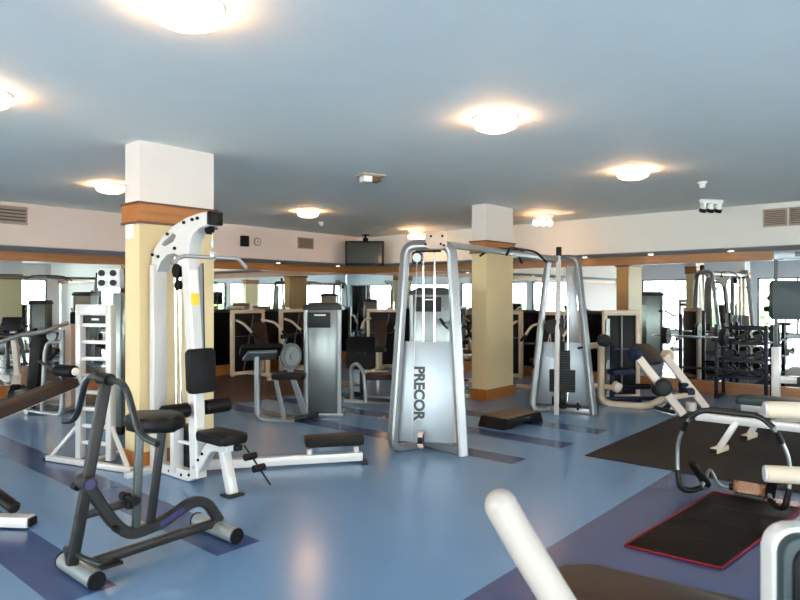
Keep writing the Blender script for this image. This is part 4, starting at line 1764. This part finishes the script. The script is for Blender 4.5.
# ================================================================== WHITE WEIGHT BENCH ON THE MAT
t = thing('weight_bench', 'white framed weight bench with long black pad, standing on the big rubber mat', 'weight bench', (7.4, 1.3, 0))
zb = .34
bm = BM()
beam(bm, (7.0, 2.03, zb), (7.0, .15, zb), .07, .08, .008)
beam(bm, (7.85, 1.80, zb + .01), (7.85, .15, zb + .01), .07, .08, .008)
beam(bm, (7.0, .35, zb), (7.85, .35, zb), .06, .06, .008)
obj('side_beam', bm, 'white', t)
for (x, yf, yt) in ((6.98, 1.80, 1.64), (7.85, 1.72, 1.58), (6.98, .30, .42), (7.85, .30, .42)):
    bm = BM()
    beam(bm, (x, yf, .05), (x, yt, zb), .06, .06, .008)
    lg = obj('leg', bm, 'white', t)
    bm = BM()
    beam(bm, (x - .13, yf + .02, .04), (x + .13, yf - .02, .04), .08, .055, .01)
    ft = obj('foot', bm, 'cream', lg)
    bm = BM()
    beam(bm, (x - .148, yf + .022, .04), (x - .128, yf + .02, .04), .06, .04, .003)
    obj('foot_cap', bm, 'blackp', lg)
bm = BM()
pad(bm, (7.85, .98, zb + .10), (.34, 1.72, .075), r=.06, bev=.02)
obj('bench_pad', bm, 'tealpad', t)
bm = BM()
box(bm, (7.85, 1.02, zb + .055), (.28, 1.5, .02), .004)
obj('pad_board', bm, 'white', t)

# ================================================================== AB ROLLER ON ITS RED-EDGED MAT
bm = BM()
mz = .006
slab(bm, [(3.96, 1.575), (3.99, 1.02), (5.50, .86), (5.52, 1.47)], (0, 0, mz), (1, 0, 0), (0, 1, 0), .011, .003)
mt_ = obj('exercise_mat', bm, 'matbk')
tag(mt_, 'black folding exercise mat with red piping, under the ab roller', 'mat')
bm = BM()
rp = [V((3.96, 1.575, .011)), V((3.99, 1.02, .011)), V((5.50, .86, .011)), V((5.52, 1.47, .011))]
tube(bm, fillet(rp, .03, 4, True), .0075, n=8, closed=True)
obj('red_piping', bm, 'red', mt_, label='dark red piped edge')
bm = BM()
for k in (.27, .52, .77):
    a_, b__ = rp[1] + (rp[2] - rp[1]) * k, rp[0] + (rp[3] - rp[0]) * k
    tube(bm, [a_, b__], .004, n=6)
obj('fold_line', bm, 'blackp', mt_)

t = thing('ab_roller', 'rocking ab roller with tubular loop and tan headrest, standing on the red-edged mat', 'ab roller', (5.3, 1.26, .012))
XR, YC = 5.28, 1.285


def side(s):
    """grip rail: from the top bar down to the rocker and back to the arm rest"""
    return [V((XR - .02, YC + s * .20, .70)), V((XR - .02, YC + s * .31, .60)), V((XR, YC + s * .385, .42)), V((XR, YC + s * .385, .20)),
            V((XR - .02, YC + s * .36, .06)), V((XR + .05, YC + s * .30, .035)), V((XR + .12, YC + s * .24, .06)), V((XR + .16, YC + s * .22, .13))]


bm = BM()
full = fillet([*side(1)[::-1], *side(-1)], .075, 6)
tube(bm, full, .016, n=12)
obj('loop_frame', bm, 'alu', t)
bm = BM()
tube(bm, fillet([V((XR - .02, YC + .29, .625)), V((XR - .02, YC + .20, .70)), V((XR - .02, YC - .20, .70)), V((XR - .02, YC - .29, .625))], .09), .021, n=12)
obj('hand_grip', bm, 'grey', t)
for s in (1, -1):
    bm = BM()
    sp = side(s)
    tube(bm, fillet([sp[1] * .55 + sp[2] * .45, sp[1]], 0), .021, n=12)
    obj('upper_sleeve', bm, 'blackp', t)
    bm = BM()
    tube(bm, fillet([sp[3], sp[4], sp[5], sp[6]], .1), .022, n=12)
    obj('rocker_sleeve', bm, 'blackp', t)
    bm = BM()
    c_ = V((XR + .14, YC + s * .245, .18))
    beam(bm, V((XR + .20, YC + s * .22, .06)), V((XR + .02, YC + s * .28, .27)), .07, .045, .012)
    obj('arm_rest', bm, 'black', t)
bm = BM()
tube(bm, fillet([V((XR + .14, YC + .22, .10)), V((XR + .26, YC + .22, .2)), V((XR + .30, YC + .16, .05)), V((XR + .30, YC - .16, .05)), V((XR + .26, YC - .22, .2)), V((XR + .14, YC - .22, .10))], .06), .012, n=10)
obj('head_bar', bm, 'alu', t)
bm = BM()
pad(bm, V((XR + .20, YC - .09, .10)), (.16, .22, .085), (1, 0, -.25), (0, 1, 0), .04, .03)
hr = obj('headrest', bm, 'tan', t)
bm = BM()
box(bm, V((XR + .21, YC - .09, .05)), (.15, .2, .03), .008)
obj('headrest_tray', bm, 'grey', hr)
bm = BM()
cyl(bm, V((XR + .3, YC + .08, .06)), V((XR + .3, YC + .03, .06)), .03, 14)
obj('clip', bm, 'blackp', t)

# ================================================================== WHITE MACHINE WITH CREAM ROLLERS, RIGHT EDGE
t = thing('cream_roller_machine', 'cream padded roller arms with white end caps, reaching in from the right edge', 'weight machine', (4.2, .35, 0))
for z in (.955, .605):
    bm = BM()
    cyl(bm, (3.95, .79, z), (4.20, .22, z + .01), .046, 24, bev=.008)
    rl = obj('roller_arm', bm, 'cream', t)
    bm = BM()
    dv = (V((4.20, .22, z)) - V((3.95, .79, z))).normalized()
    cyl(bm, V((3.95, .79, z)) - dv * .006, V((3.95, .79, z)) + dv * .012, .044, 24, bev=.004)
    obj('end_cap', bm, 'white', rl)
bm = BM()
beam(bm, (4.19, .22, .02), (4.19, .22, 1.3), .08, .08, .01, up=(0, 1, 0))
beam(bm, (3.9, .2, .03), (4.6, .24, .03), .08, .06)
beam(bm, (4.19, .22, .03), (4.19, -.6, .03), .08, .06)
obj('frame', bm, 'white', t)
bm = BM()
pad(bm, (4.2, -.3, .5), (.36, .5, .08))
beam(bm, (4.19, -.3, .04), (4.19, -.3, .47), .06, .06, up=(0, 1, 0))
obj('seat', bm, 'black', t)

# ================================================================== FOREGROUND WHITE MACHINE
t = thing('white_seated_machine', 'white machine with a raised tube handle and brown seat pad, closest to the camera', 'weight machine', (1.75, .6, 0))
bm = BM()
tube(bm, [(1.372, .862, 1.055), (1.375, .855, 1.04), (1.40, .80, .94), (1.50, .655, .66), (1.60, .64, .60)], .041, .05, n=18)
lathe_c = V((1.372, .862, 1.052))
hn = obj('tube_handle', bm, 'handle', t)
bm = BM()
mt2 = Matrix.Translation(V((1.3735, .8585, 1.048)))
bmesh.ops.create_uvsphere(bm, u_segments=18, v_segments=12, radius=.041, matrix=mt2)
obj('round_end', bm, 'handle', hn)
bm = BM()
pad(bm, (1.79, .62, .708), (.26, .60, .07), (1, -.02, 0), (-.12, 1, 0), .05, .022)
obj('seat_pad', bm, 'brown', t)
bm = BM()
slab(bm, rrect(.28, .62, .06), (1.785, .62, .66), (1, -.02, 0), (-.12, 1, 0), .03, .008)
obj('seat_shell', bm, 'white', t)
bm = BM()
beam(bm, (1.74, .7, .03), (1.74, .7, .648), .09, .09, .01, up=(0, 1, 0))
beam(bm, (1.74, 1.0, .03), (1.80, .0, .03), .09, .06)
beam(bm, (1.55, .95, .03), (1.95, .97, .03), .07, .06)
beam(bm, (1.6, -.02, .03), (2.0, .02, .03), .07, .06)
beam(bm, (1.82, .15, .03), (1.84, .14, .75), .08, .08, .01, up=(0, 1, 0))
obj('frame', bm, 'white', t)
bc = V((1.815, .36, 0)) + RGT * .23
bc.z = .80
nb_ = FWD
bm = BM()
slab(bm, rrect(.46, .40, .055, 7), bc, RGT, UP, .05, .005)
sh = obj('back_shell', bm, 'white', t)
bm = BM()
pad(bm, bc - FWD * .03, (.438, .378, .05), RGT, UP, .05, .008)
obj('back_pad', bm, 'tealpad', t)
bm = BM()
slab(bm, rrect(.395, .335, .045), bc - FWD * .058, RGT, UP, .012, .004)
obj('pad_face', bm, 'black', t)
